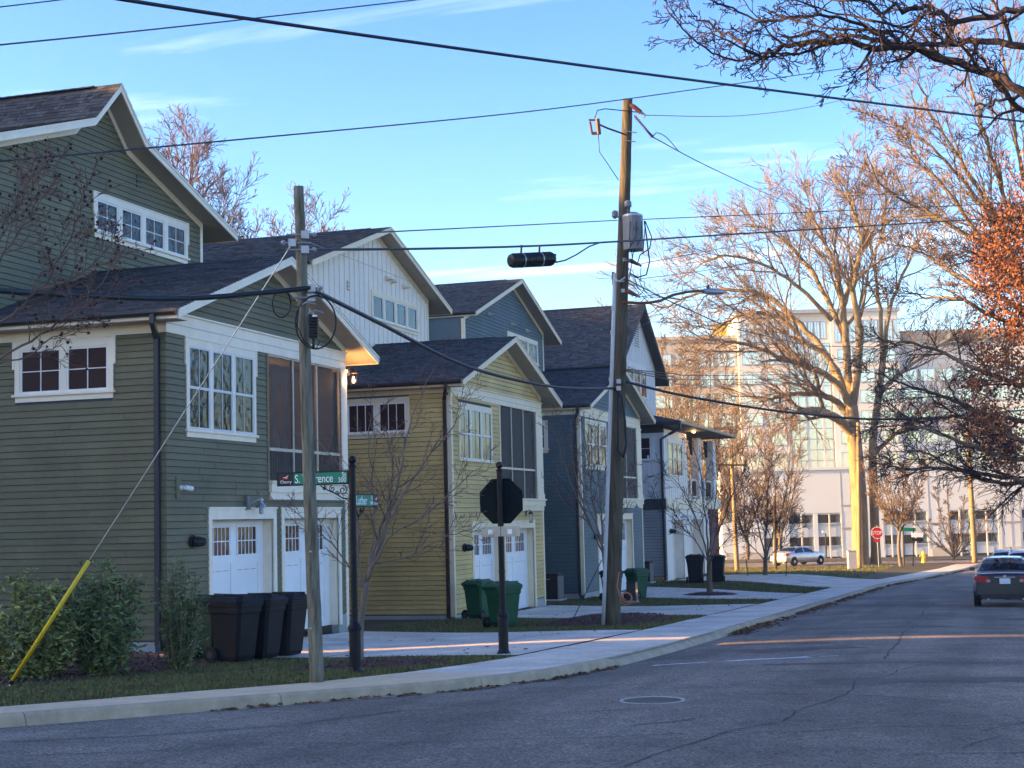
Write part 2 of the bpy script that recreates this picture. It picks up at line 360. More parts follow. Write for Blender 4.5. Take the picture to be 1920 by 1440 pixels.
# sidewalk: one flag between joints each; the setting's pavement carries its slabs as pieces
walk = sheet('sidewalk', SW_ROWS, lambda y: [xk(y)-swid(y), xk(y)-0.14], 'concrete_tan', 0.006)
def arc_points(y0, y1, step):
    pts = [y0]; y = y0
    while y < y1:
        y2 = y+0.02; s = 0.0
        while s < step and y2 < y1:
            s = sqrt((xk(y2)-xk(y))**2 + (y2-y)**2); y2 += 0.05
        y = y2; pts.append(y)
    return pts
ys = arc_points(8, 118, 1.55)
for a, b in zip(ys, ys[1:]):
    mb = MB(); w0, w1 = swid(a), swid(b); e = 0.012/(abs(b-a)+1e-6)
    a2, b2 = lerp(a, b, e), lerp(a, b, 1-e)
    xm = lambda y, t: xk(y)-t
    p = []
    for y, w in ((a2, w0), (b2, w1)):
        p.append(((xm(y, w-0.02), y, T(xm(y, w), y)), (xm(y, 0.17), y, T(xm(y, .17), y))))
    dz = 0.022+R.uniform(-0.004, 0.004)
    (q0, q1), (q3, q2) = p[0], p[1]
    mb.hexa([(*q0[:2], q0[2]-.02), (*q1[:2], q1[2]-.02), (*q2[:2], q2[2]-.02), (*q3[:2], q3[2]-.02)] + [(*q[:2], q[2]+dz) for q in (q0, q1, q2, q3)])
    mb.build('paving_slab', 'concrete_tan' if b < 22 else 'concrete', walk)
kerb_root = None
ys = arc_points(6, 120, 3.05)
for a, b in zip(ys, ys[1:]):
    mb = MB(); n = 4; prev = None
    for i in range(n+1):
        y = lerp(a+0.006, b-0.006, i/n); x = xk(y); z = T(x, y)
        drop = 0.0
        for d0, d1 in ((24.6, 32.6), (41.5, 49.5), (55.2, 62.0), (72.5, 87.0)):
            drop = max(drop, ss((y-d0+1.0)/1.2)*ss((d1+1.0-y)/1.2))
        top = z+0.024-drop*0.085
        cur = [(x-0.16, y, z-0.15), (x-0.16, y, z+0.022), (x-0.03, y, top), (x+0.0, y, top-0.03), (x+0.03, y, z-0.15)]
        i0 = len(mb.v); mb.v += cur
        if prev is not None:
            for k in range(4): mb.f.append((prev+k, i0+k, i0+k+1, prev+k+1)); mb.a.append(.5)
        else: mb.f.append((i0, i0+1, i0+2, i0+3, i0+4)); mb.a.append(.5)
        prev = i0
    o = mb.build('kerb_stone', 'kerb', kerb_root)
    if kerb_root is None: o.name = 'kerb'; tag(o, kind='structure'); kerb_root = o; o.location = (0, 0, 0)
rk = MB(); prev = None
for y in frange(10, 120, 60):
    x = xr(y); z = T(x, y); i0 = len(rk.v); rk.v += [(x-.02, y, z-.15), (x, y, z+.02), (x+.15, y, z+.02), (x+.15, y, z-.15)]
    if prev is not None:
        for k in range(3): rk.f.append((prev+k, prev+k+1, i0+k+1, i0+k)); rk.a.append(.5)
    prev = i0
rk.build('far_kerb', 'kerb', None, kind='structure')
# driveways: concrete aprons, three slabs across, with open joints
def driveway(name, n0, n1, f0, f1, nu=3, nv=4):
    """n0,n1: Y range at the sidewalk; f0,f1: (x,y) corners at the garage"""
    base = MB(); first = None
    def P(u, v):
        ax, ay = lerp(xk(n0)-swid(n0), xk(n1)-swid(n1), u), lerp(n0, n1, u)
        bx, by = lerp(f0[0], f1[0], u), lerp(f0[1], f1[1], u)
        return lerp(ax, bx, v), lerp(ay, by, v)
    N = 12; idx = {}
    for i in range(N+1):
        for j in range(N+1):
            x, y = P(i/N, j/N); idx[i, j] = len(base.v); base.v.append((x, y, T(x, y)+0.010))
    for i in range(N):
        for j in range(N): base.f.append((idx[i, j], idx[i+1, j], idx[i+1, j+1], idx[i, j+1])); base.a.append(.5)
    root = base.build(name, 'crack', None, kind='structure')
    g = 0.004
    for i in range(nu):
        for j in range(nv):
            mb = MB(); S = 4; id2 = {}; dz = 0.030+R.uniform(-.003, .003)
            for a in range(S+1):
                for b in range(S+1):
                    x, y = P((i+g+(1-2*g)*a/S)/nu, (j+g+(1-2*g)*b/S)/nv); id2[a, b] = len(mb.v); mb.v.append((x, y, T(x, y)+dz))
            for a in range(S):
                for b in range(S): mb.f.append((id2[a, b], id2[a, b+1], id2[a+1, b+1], id2[a+1, b])); mb.a.append(.5)
            mb.build('concrete_slab', 'concrete', root)
driveway('driveway', 24.5, 33.0, (-15.3, 25.6), (-15.3, 35.4))
driveway('driveway', 41.0, 49.8, (-15.3, 44.2), (-15.3, 52.8))
driveway('driveway', 54.8, 62.5, (-15.3, 59.6), (-15.3, 68.6))
driveway('driveway', 72.0, 87.5, (-15.3, 75.0), (-15.3, 88.5))
def drive_slab(name, x0, x1, y0, y1): sheet(name, frange(y0, y1, 4), lambda y: frange(x0, x1, 16), 'asphalt', 0.012)
drive_slab('side_drive', -110, -12.6, 118.8, 123.2)

# mulch beds: low mounds
def in_poly(x, y, poly):
    c = False; n = len(poly)
    for i in range(n):
        (x0, y0), (x1, y1) = poly[i], poly[i-1]
        if (y0 > y) != (y1 > y) and x < (x1-x0)*(y-y0)/(y1-y0)+x0: c = not c
    return c
def smooth_ring(poly, n=6):
    out = []; m = len(poly)
    for i in range(m):
        p0, p1, p2, p3 = (Vector((*poly[(i+k-1) % m], 0)) for k in range(4))
        for t in range(n):
            t /= n
            out.append(0.5*((2*p1)+(p2-p0)*t+(2*p0-5*p1+4*p2-p3)*t*t+(3*p1-p0-3*p2+p3)*t**3))
    return [(q.x, q.y) for q in out]
BEDS = []
def mulch_bed(poly, h, label):
    ring = smooth_ring(poly); cx = sum(p[0] for p in ring)/len(ring); cy = sum(p[1] for p in ring)/len(ring)
    mb = MB(); K = 7; n = len(ring)
    for k in range(K+1):
        s = 1-k/K
        for (x, y) in ring:
            px, py = lerp(cx, x, s), lerp(cy, y, s)
            mb.v.append((px, py, T(px, py)+0.012+h*(1-s*s)*(1 if s < .999 else 0)+ (R.uniform(-.01, .015) if 0 < k else 0)))
    for k in range(K):
        for i in range(n): mb.f.append((k*n+i, k*n+(i+1) % n, (k+1)*n+(i+1) % n, (k+1)*n+i)); mb.a.append(.5)
    o = mb.build('mulch_bed', 'mulch', None, smooth=True, kind='structure')
    ch = MB(); A = 0
    x0, x1 = min(p[0] for p in ring), max(p[0] for p in ring); y0, y1 = min(p[1] for p in ring), max(p[1] for p in ring)
    cnt = int((x1-x0)*(y1-y0)*170)
    for _ in range(cnt):
        x, y = R.uniform(x0, x1), R.uniform(y0, y1)
        if not in_poly(x, y, ring): continue
        r = max(abs(x-cx)/(x1-x0), abs(y-cy)/(y1-y0))*2
        z = T(x, y)+0.02+h*max(0, 1-r*r)
        a = R.uniform(0, pi); l, w = R.uniform(.02, .06), R.uniform(.006, .014); dx, dy = cos(a)*l, sin(a)*l; wx, wy = -sin(a)*w, cos(a)*w; t = R.uniform(-.02, .03)
        ch.quad((x-dx-wx, y-dy-wy, z-t), (x+dx-wx, y+dy-wy, z+t), (x+dx+wx, y+dy+wy, z+t+.006), (x-dx+wx, y-dy+wy, z-t+.006), R.random())
    c = ch.build('mulch_chips', 'mulch_chip', o, attr=True, kind='stuff')
    BEDS.append(ring)
mulch_bed([(-30, 16.5), (-22, 17.5), (-14.2, 19.3), (-13.0, 21.5), (-12.9, 24.1), (-13.6, 26.3), (-20, 26.6), (-30, 26.6)], 0.05, None)
mulch_bed([(-10.6, 22.0), (-9.6, 21.5), (-8.6, 22.2), (-8.3, 23.2), (-9.3, 23.8), (-10.5, 23.3)], 0.06, None)
mulch_bed([(-11.0, 36.6), (-9.4, 36.2), (-8.0, 36.8), (-7.9, 38.6), (-9.3, 39.9), (-11.0, 39.2)], 0.22, None)
mulch_bed([(-11.9, 60.0), (-10.9, 59.6), (-10.0, 60.2), (-10.0, 61.3), (-11.0, 61.8), (-11.9, 61.2)], 0.10, None)

# grass: blades over the lawns in view (nobody could count them)
def blocked(x, y):
    for r in BEDS:
        if in_poly(x, y, r): return True
    for n0, n1, f0, f1 in ((24.5, 33.0, 25.6, 35.4), (41, 49.8, 44.2, 52.8), (54.8, 62.5, 59.6, 68.6), (72, 87.5, 75, 88.5)):
        v = (-7.5-x)/7.8
        if lerp(n0, f0, v) - 0.05 < y < lerp(n1, f1, v) + 0.05 and -15.4 < x < -7.3: return True
    return False
def grass(name, x0, x1, y0, y1, dens, h, label, blade='grass_blade'):
    mb = MB(); n = int((x1-x0)*(y1-y0)*dens)
    for _ in range(n):
        x, y = R.uniform(x0, x1), R.uniform(y0, y1)
        if x > xk(y)-swid(y)-0.0 or blocked(x, y): continue
        z = T(x, y); a = R.uniform(0, 2*pi); w = R.uniform(.006, .014)*(h/.05)**.5; L = h*R.uniform(.5, 1.5); b = L*R.uniform(.2, .9); c = a+R.uniform(-.5, .5)
        mb.tri((x-cos(a)*w, y-sin(a)*w, z-.005), (x+cos(a)*w, y+sin(a)*w, z-.005), (x-sin(c)*b, y+cos(c)*b, z+L), R.random())
    o = mb.build(name, blade, None, attr=True); tag(o, label, 'grass', kind='stuff')
grass('grass', -17, -7.2, 14.5, 26, 900, 0.05, 'mown green grass on the corner lawn around the wooden pole')
grass('grass', -15.4, -7.4, 32.5, 43.5, 420, 0.06, 'grass island between the green and yellow house driveways')
grass('grass', -15.4, -7.4, 48.5, 59.5, 260, 0.07, 'grass island between the yellow and blue house driveways')
grass('grass', -15.4, -7.4, 61.5, 76, 170, 0.08, 'grass island beside the grey house driveway')
grass('grass', -40, -7.4, 88, 118, 45, 0.10, 'sunlit grass around the big bare tree')
# fallen leaves
def litter(name, spots, size, label):
    mb = MB()
    for (x, y, z) in spots:
        a = R.uniform(0, 2*pi); s = size*R.uniform(.6, 1.4); t = R.uniform(-.4, .6)*s
        dx, dy = cos(a)*s, sin(a)*s; ex, ey = -sin(a)*s*.5, cos(a)*s*.5
        mb.quad((x-dx, y-dy, z+.004), (x-ex, y-ey, z+abs(t)*.5+.006), (x+dx, y+dy, z+.006), (x+ex, y+ey, z+abs(t)+.008), R.random())
    o = mb.build(name, 'dry_leaf', None, attr=True); tag(o, label, 'leaves', kind='stuff')
sp = []
while len(sp) < 1300:
    x, y = R.uniform(-15.5, -7.2), R.uniform(15, 76)
    if R.random() < (10/(y))**1.0*1.5:
        if x > xk(y)-swid(y)-.02 or (blocked(x, y) and R.random() < .85): continue
        sp.append((x, y, T(x, y)+.035))
litter('fallen_leaves', sp, 0.045, 'brown fallen leaves scattered over lawns and driveways')
sp = []
for _ in range(6800):
    y = 33+R.random()**1.3*78; k = 0.5+0.5*sin(y*0.55)+0.4*sin(y*1.7)
    if R.random() > max(.12, k): continue
    x = xk(y)+0.05+abs(R.gauss(0, 0.17)); sp.append((x, y, road_z(x, y)+R.uniform(0, .06)))
for _ in range(260):
    y = R.uniform(16.5, 24); x = xk(y)+0.04+abs(R.gauss(0, .07)); sp.append((x, y, road_z(x, y)+R.uniform(0, .02)))
litter('gutter_leaves', sp, 0.05, 'dark red brown leaves drifted along the kerb gutter')

# road wear: worn paint, patches and cracks as thin sheets
def decal(name, pts, w, mat, zo=0.005, jag=0.0):
    mb = MB(); prev = None
    P = []
    for (a, b) in zip(pts, pts[1:]):
        n = max(2, int(sqrt((b[0]-a[0])**2+(b[1]-a[1])**2)/0.25))
        P += [(lerp(a[0], b[0], i/n), lerp(a[1], b[1], i/n)) for i in range(n)]
    P.append(pts[-1])
    for i, (x, y) in enumerate(P):
        q = P[min(i+1, len(P)-1)]; o = P[max(i-1, 0)]; dx, dy = q[0]-o[0], q[1]-o[1]; l = sqrt(dx*dx+dy*dy)+1e-9
        jx, jy = R.uniform(-jag, jag), R.uniform(-jag, jag); ww = w*R.uniform(.6, 1.3) if jag else w
        ax, ay = x+jx-dy/l*ww, y+jy+dx/l*ww; bx, by = x+jx+dy/l*ww, y+jy-dx/l*ww
        i0 = len(mb.v); mb.v += [(ax, ay, road_z(ax, ay)+zo), (bx, by, road_z(bx, by)+zo)]
        if prev is not None: mb.f.append((prev, prev+1, i0+1, i0)); mb.a.append(.5)
        prev = i0
    o = mb.build(name, mat, road); return o
decal('stop_line', [(-5.35, 24.15), (-4.55, 24.75)], 0.06, 'road_paint', 0.005, 0.03)
decal('stop_line', [(-4.3, 24.9), (-3.05, 25.75)], 0.09, 'road_paint', 0.005, 0.03)
decal('stop_line', [(-2.9, 25.85), (-2.6, 26.05)], 0.03, 'road_paint', 0.005, 0.02)
for pts in ([(-9.5, 13.2), (-8.2, 13.9), (-7.4, 14.9)], [(-3.6, 15.2), (-3.1, 16.0)], [(-3.4, 19.0), (-1.6, 18.9), (-0.6, 18.2)], [(-0.5, 13.6), (0.9, 13.9)], [(-7.0, 15.5), (-6.6, 16.6)], [(-4.8, 16.4), (-3.9, 16.9)], [(-4.2, 22.2), (-2.2, 22.9)], [(-2.0, 33.5), (-.2, 33.6)], [(-4.6, 39), (-2.6, 39.3)], [(-5.0, 31), (-3.0, 31.4)]):
    decal('crack', pts, 0.012, 'crack', 0.006, 0.03)
def wander(a, b, n, j):
    P = [a]
    for i in range(1, n): t = i/n; P.append((lerp(a[0], b[0], t)+R.gauss(0, j), lerp(a[1], b[1], t)+R.gauss(0, j)))
    return P+[b]
for a, b, w in (((-8.6, 12.2), (1.2, 16.4), .016), ((-6.2, 19.2), (1.0, 20.6), .012), ((-3.0, 12.0), (-1.2, 24.0), .014), ((-5.0, 27.0), (1.2, 28.2), .014), ((-1.8, 25), (-2.1, 52), .018), ((-5.2, 33), (1.3, 33.8), .016), ((-5.2, 47), (1.3, 46), .02), ((-7.8, 14.2), (-4.6, 20.5), .012), ((-.4, 14), (1.1, 19.5), .012), ((-5.0, 58), (1.3, 59), .02)):
    decal('crack', wander(a, b, 12, .10), w*.55, 'crack', 0.006, 0.02)
for a, b, w in (((-2.4, 20.8), (.8, 21.8), .45), ((-4.4, 27.4), (-2.6, 28.6), .5)):
    decal('road_patch', [a, b], w, 'asphalt_patch', 0.004, 0.02)
for pts, w in (([(-4.6, 35.2), (-1.2, 36.2)], .22), ([(-5.2, 29.6), (-3.2, 30.0)], .14), ([(-4.9, 51), (-2.0, 52)], .3), ([(-5.4, 43.2), (-4.0, 43.9)], .18), ([(-3.5, 24.0), (-1.2, 24.6), (1.2, 24.9)], .10), ([(0.0, 40), (1.4, 41)], .4)):
    decal('road_patch', pts, w, 'asphalt_patch', 0.004, 0.05)
# manhole cover
mh = thing('manhole_cover', (-3.98, 17.97, road_z(-3.98, 17.97)), 'round iron manhole cover set in the grey asphalt', 'manhole')
zz = road_z(-3.98, 17.97)
MB().lathe((-3.98, 17.97, zz-.03), [(.385, 0), (.385, .040), (.35, .040), (.35, .02)], 32).build('ring', 'sign_metal', mh)
MB().lathe((-3.98, 17.97, zz-.03), [(.335, 0), (.335, .034), (.2, .037)], 32).build('lid', 'asphalt_patch', mh)
# ---------------------------------------------------------------- houses
F = -15.5          # front plane of the garage blocks
class Pl:
    """a wall plane: 'F' faces the street (+X), u runs along Y; 'S' faces the camera (-Y), u runs along X"""
    def __init__(s, k, c): s.k, s.c = k, c
    def P(s, u, z, d): return (s.c+d, u, z) if s.k == 'F' else (u, s.c-d, z)
def pbox(mb, pl, u0, u1, z0, z1, d0, d1):
    if pl.k == 'F': mb.box(pl.c+d0, pl.c+d1, u0, u1, z0, z1)
    else: mb.box(u0, u1, pl.c-d1, pl.c-d0, z0, z1)
    return mb
def wall_rects(mb, pl, u0, u1, z0, z1, holes, d0=-0.15, d1=0.0):
    us = sorted({u0, u1, *[h[0] for h in holes], *[h[1] for h in holes]}); zs = sorted({z0, z1, *[h[2] for h in holes], *[h[3] for h in holes]})
    for a, b in zip(us, us[1:]):
        for c, d in zip(zs, zs[1:]):
            um, zm = (a+b)/2, (c+d)/2
            if any(h[0] < um < h[1] and h[2] < zm < h[3] for h in holes): continue
            if a >= u0-1e-6 and b <= u1+1e-6 and c >= z0-1e-6 and d <= z1+1e-6: pbox(mb, pl, a, b, c, d, d0, d1)
def board(mb, pl, u0, u1, z, e, ua=None, ub=None):
    """one lap board: proud at the foot; ua/ub = ends at the top edge (cut along a rake)"""
    ua = u0 if ua is None else ua; ub = u1 if ub is None else ub
    z = z+.015; e = e-.015; q = [pl.P(u0, z, -.01), pl.P(u1, z, -.01), pl.P(u1, z, .026), pl.P(u0, z, .026), pl.P(ua, z+e+.002, -.01), pl.P(ub, z+e+.002, -.01), pl.P(ub, z+e+.002, .008), pl.P(ua, z+e+.002, .008)]  # gap at the foot bares the dark core, standing in for the lap shadow
    if pl.k == 'F': q = [q[3], q[2], q[1], q[0], q[7], q[6], q[5], q[4]]
    else: pass
    mb.hexa(q)
def siding(parent, mat, pl, u0, u1, z0, z1, holes, e, roof=None, single=True, joints=True):
    """lap boards between z0 and z1, cut at holes and under a roof line roof(u)->z"""
    joined = MB(); z = z0; seq = 0
    while z < z1-0.02:
        ee = min(e, z1-z); segs = [(u0, u1)]
        if roof is not None:
            zm = z+ee
            us = frange(u0, u1, 240); ok = [u for u in us if roof(u) > zm-0.04]
            if not ok: break
            segs = [(ok[0], ok[-1])]
        for h in holes:
            if h[2] < z+ee*.8 and h[3] > z+ee*.3:
                ns = []
                for a, b in segs:
                    if h[1] <= a or h[0] >= b: ns.append((a, b)); continue
                    if h[0] > a: ns.append((a, h[0]))
                    if h[1] < b: ns.append((h[1], b))
                segs = ns
        for a, b in segs:
            if b-a < 0.03: continue
            cuts = [a]
            if joints:
                c = a+R.uniform(1.2, 3.66)
                while c < b-0.8: cuts.append(c); c += 3.66
            cuts.append(b)
            for p, q in zip(cuts, cuts[1:]):
                m2 = MB() if single else joined
                board(m2, pl, p+(.004 if p > a else 0), q-(.004 if q < b else 0), z+R.uniform(-.0018, .0018), ee)
                if single: m2.build('siding_board', mat, parent)
        z += e
    if not single: joined.build('siding_boards', mat, parent, kind='stuff')
def shingle_slope(mb, xa, xb, p0, p1, course=0.145):
    """tabs on a slope from the eave p0=(y,z) up to p1, between xa (back) and xb (front)"""
    dy, dz = p1[0]-p0[0], p1[1]-p0[1]; L = sqrt(dy*dy+dz*dz); n = max(1, int(L/course)); e = L/n
    ty, tz = dy/L, dz/L; ny, nzv = (-tz, ty) if ty > 0 else (tz, -ty)
    for i in range(n):
        s0, s1 = i*e-(0.03 if i == 0 else 0), (i+1)*e+.01
        x = xa
        while x < xb-1e-6:
            w = R.choice((.12, .17, .22, .33)); x2 = min(xb, x+w)
            if xb-x2 < .06: x2 = xb
            h = R.choice((.010, .010, .018)); t = R.random()**1.2
            a = (p0[0]+ty*s0+ny*h, p0[1]+tz*s0+nzv*h); b = (p0[0]+ty*s1+ny*.003, p0[1]+tz*s1+nzv*.003); c = (p0[0]+ty*s0-ny*.004, p0[1]+tz*s0-nzv*.004)
            mb.quad((x, *a), (x2, *a), (x2, *b), (x, *b), t); mb.quad((x, *c), (x2, *c), (x2, *a), (x, *a), t*.6)
            x = x2
def prof_z(prof, y):
    return interp(prof, y)
def gable_roof(root, prof, xf, xb, th=0.17, trim='trim', soff='soffit', gut='gutter', gutter_side=True, cap_from=0.75):
    """prof: (y,z) from left eave over the ridge to the right eave, top surface; ridge runs along X"""
    low = [(y, z-th/ max(.6, 1)) for (y, z) in prof]
    ring = [(xb, y, z-.015) for y, z in prof] + [(xb, y, z) for y, z in reversed(low)]
    roof = MB().prism(ring, (xf-xb-.03, 0, 0)).build('roof', soff, root)
    sh = MB(); apex = max(range(len(prof)), key=lambda i: prof[i][1])
    for i in range(len(prof)-1):
        if i < apex: shingle_slope(sh, xb, xf+.02, prof[i], prof[i+1])
        else:
            sh2 = shingle_slope(sh, xb, xf+.02, prof[i+1], prof[i], 0.29)
    sh.build('shingles', 'shingle', roof, attr=True, kind='stuff')
    ay, az = prof[apex]
    ridge = MB(); x = xf-cap_from
    while x > xb:
        ridge.hexa([(x-.30, ay-.15, az-.045), (x, ay-.15, az-.04), (x, ay+.15, az-.04), (x-.30, ay+.15, az-.045), (x-.30, ay-.02, az+.022), (x, ay-.02, az+.034), (x, ay+.02, az+.034), (x-.30, ay+.02, az+.022)]); x -= .26
    ridge.build('ridge_cap', 'ridge', roof)
    for i in range(len(prof)-1):     # barge boards, with the drip edge of the shingles above
        (y0, z0), (y1, z1) = prof[i], prof[i+1]
        b = MB(); b.hexa([(xf-.035, y0, z0-th-.02), (xf, y0, z0-th-.02), (xf, y1, z1-th-.02), (xf-.035, y1, z1-th-.02), (xf-.035, y0, z0-.004), (xf, y0, z0-.004), (xf, y1, z1-.004), (xf-.035, y1, z1-.004)])
        b.build('barge_board', trim, roof)
        d = MB(); d.hexa([(xf+.001, y0, z0-.055), (xf+.02, y0, z0-.055), (xf+.02, y1, z1-.055), (xf+.001, y1, z1-.055), (xf+.001, y0, z0-.006), (xf+.02, y0, z0-.006), (xf+.02, y1, z1-.006), (xf+.001, y1, z1-.006)])
        d.build('barge_cap', trim, roof)
    for (ye, ze), s in ((prof[0], -1), (prof[-1], 1)):
        MB().box(xb, xf-.04, min(ye, ye+s*.025), max(ye, ye+s*.025), ze-th-.02, ze-.008).build('fascia', trim, roof)
        g = MB(); y0, y1 = (ye-.15, ye-.028) if s < 0 else (ye+.028, ye+.15)
        o = y0 if s < 0 else y1; i_ = y1 if s < 0 else y0
        k = [(i_, ze-.02), (i_, ze-.13), (i_+(o-i_)*.55, ze-.13), (o, ze-.075), (o, ze-.012), (o-(o-i_)*.12, ze-.012), (o-(o-i_)*.12, ze-.05), (i_+(o-i_)*.12, ze-.06)]
        ring = [(xb, y, z) for y, z in k]
        g.prism(ring, (xf-.02-xb, 0, 0)).build('gutter', gut, root)
    return roof
def downspout(root, pts, gut, w=0.045):
    mb = MB()
    for a, b in zip(pts, pts[1:]):
        a, b = Vector(a), Vector(b); d = (b-a).normalized(); s = Vector((1, 0, 0)) if abs(d.x) < .8 else Vector((0, 1, 0)); s = (s-d*s.dot(d)).normalized(); t = d.cross(s)
        mb.obox((a+b)/2, s*w, t*w*.8, d*((b-a).length/2+.02))
    mb.build('downspout', gut, root)
def window(root, pl, u0, u1, z0, z1, n, style, glassm='pane', sashm='sash', mun=(2, 1), trim='trim', cw=0.10, head=0.15, apron=True, mull=0.10, ears=True, d=0.02):
    """casing with n sashes; style 'hung' (two sashes) or 'fixed'"""
    zs = z0+(0.16 if apron else 0.06)          # top of sill
    cas = MB()
    pbox(cas, pl, u0, u0+cw, zs, z1, -.02, d+.022); pbox(cas, pl, u1-cw, u1, zs, z1, -.02, d+.022)
    pbox(cas, pl, u0+cw, u1-cw, z1-head, z1, -.02, d+.022)
    iu0, iu1, it = u0+cw, u1-cw, z1-head; uw = (iu1-iu0-mull*(n-1))/n
    for i in range(n-1):
        a = iu0+uw*(i+1)+mull*i; pbox(cas, pl, a, a+mull, zs, it, -.02, d+.018)
    win = cas.build('window', trim, root)
    pbox(MB(), pl, u0-.05, u1+.05, zs-.05, zs, -.02, d+.06).build('sill', trim, win)
    if apron: pbox(MB(), pl, u0+.01, u1-.01, z0, zs-.05, -.02, d+.016).build('apron', trim, win)
    if ears:
        e = pbox(MB(), pl, u0-.055, u0-.002, z1-.55, z1+.03, -.02, d+.03); pbox(e, pl, u1+.002, u1+.055, z1-.55, z1+.03, -.02, d+.03); pbox(e, pl, u0-.002, u1+.002, z1+.002, z1+.03, -.02, d+.034)
        e.build('back_band', trim, win)
    def sash(a, b, c, e_, dd, m):
        s = MB(); w = .045
        pbox(s, pl, a, a+w, c, e_, -.02, dd); pbox(s, pl, b-w, b, c, e_, -.02, dd); pbox(s, pl, a+w, b-w, c, c+w*1.2, -.02, dd); pbox(s, pl, a+w, b-w, e_-w, e_, -.02, dd)
        so = s.build('sash', sashm, win)
        mc, mr = m; pu = (b-a-2*w)/mc; pz = (e_-c-2.2*w)/mr
        bars = MB()
        for i in range(1, mc): pbox(bars, pl, a+w+pu*i-.010, a+w+pu*i+.010, c+w*1.2, e_-w, -.02, dd-.012)
        for j in range(1, mr): pbox(bars, pl, a+w, b-w, c+w*1.2+pz*j-.010, c+w*1.2+pz*j+.010, -.02, dd-.010)
        if bars.f: bars.build('muntins', sashm, win)
        for i in range(mc):
            for j in range(mr):
                pbox(MB(), pl, a+w+pu*i, a+w+pu*(i+1), c+w*1.2+pz*j, c+w*1.2+pz*(j+1), -.02, dd-.024).build('pane', glassm, win)
    for i in range(n):
        a = iu0+(uw+mull)*i; b = a+uw
        if style == 'hung':
            zm = zs+(it-zs)*.5
            sash(a, b, zs, zm+.02, d+.010, (mun[0], 1)); sash(a, b, zm-.02, it, d+.018, mun)
        else: sash(a, b, zs, it, d+.006, mun)
    return win
def garage_door(root, pl, u0, u1, z0, z1, rec, trim='trim', glassm='pane_warm', first=True):
    """recessed white carriage door with two lights and a dark reveal"""
    d = -rec
    door = pbox(MB(), pl, u0, u1, z0, z1, d-.06, d).build('garage_door', 'door_white', root)
    # rails and panels
    H = z1-z0; m = MB(); W = u1-u0
    for (a, b) in ((0, .10), (.46, .54), (.90, 1.0)): pbox(m, pl, u0+W*a, u0+W*b, z0, z1, d, d+.018)
    pbox(m, pl, u0, u1, z1-.12, z1, d, d+.020); pbox(m, pl, u0, u1, z1-H*.36, z1-H*.30, d, d+.020); pbox(m, pl, u0, u1, z0, z0+.15, d, d+.020)
    m.build('door_rails', 'door_white', door)
    for (a, b) in ((.13, .43), (.57, .87)):
        wa, wb, wz0, wz1 = u0+W*a, u0+W*b, z1-H*.29, z1-.17
        fr = MB(); pbox(fr, pl, wa-.04, wa, wz0-.04, wz1+.04, d, d+.03); pbox(fr, pl, wb, wb+.04, wz0-.04, wz1+.04, d, d+.03); pbox(fr, pl, wa, wb, wz1, wz1+.04, d, d+.03); pbox(fr, pl, wa, wb, wz0-.04, wz0, d, d+.03)
        nc = 5
        for i in range(1, nc): u = wa+(wb-wa)*i/nc; pbox(fr, pl, u-.012, u+.012, wz0, wz1, d, d+.024)
        zc = (wz0+wz1)/2; pbox(fr, pl, wa, wb, zc-.012, zc+.012, d, d+.026)
        fr.build('light_frame', 'door_white', door)
        for i in range(nc):
            for j in range(2):
                pbox(MB(), pl, wa+(wb-wa)*i/nc, wa+(wb-wa)*(i+1)/nc, (wz0, zc)[j], (zc, wz1)[j], d, d+.010).build('pane', glassm, door)
    v = MB()
    for s in range(2):
        a = u0+W*(.12+.45*s); n = 3
        for i in range(n): pbox(v, pl, a+i*W*.11, a+i*W*.11+W*.085, z1-H*.42, z1-H*.42+.012, d, d+.004)
    v.build('panel_grooves', 'ac_side', door)
    c = MB(); rv = MB()
    pbox(rv, pl, u0-.02, u0+.0, z0, z1, d, .0); pbox(rv, pl, u1, u1+.02, z0, z1, d, .0); pbox(rv, pl, u0-.02, u1+.02, z1, z1+.02, d, 0.0)
    rv.build('door_reveal', trim, root)
    pbox(c, pl, u0-.14, u0, z0, z1+.22, -.02, .04); pbox(c, pl, u1, u1+.14, z0, z1+.22, -.02, .04); pbox(c, pl, u0, u1, z1, z1+.22, -.02, .04); pbox(c, pl, u0-.16, u1+.16, z1+.22, z1+.26, -.02, .065)
    c.build('door_casing', trim, root)
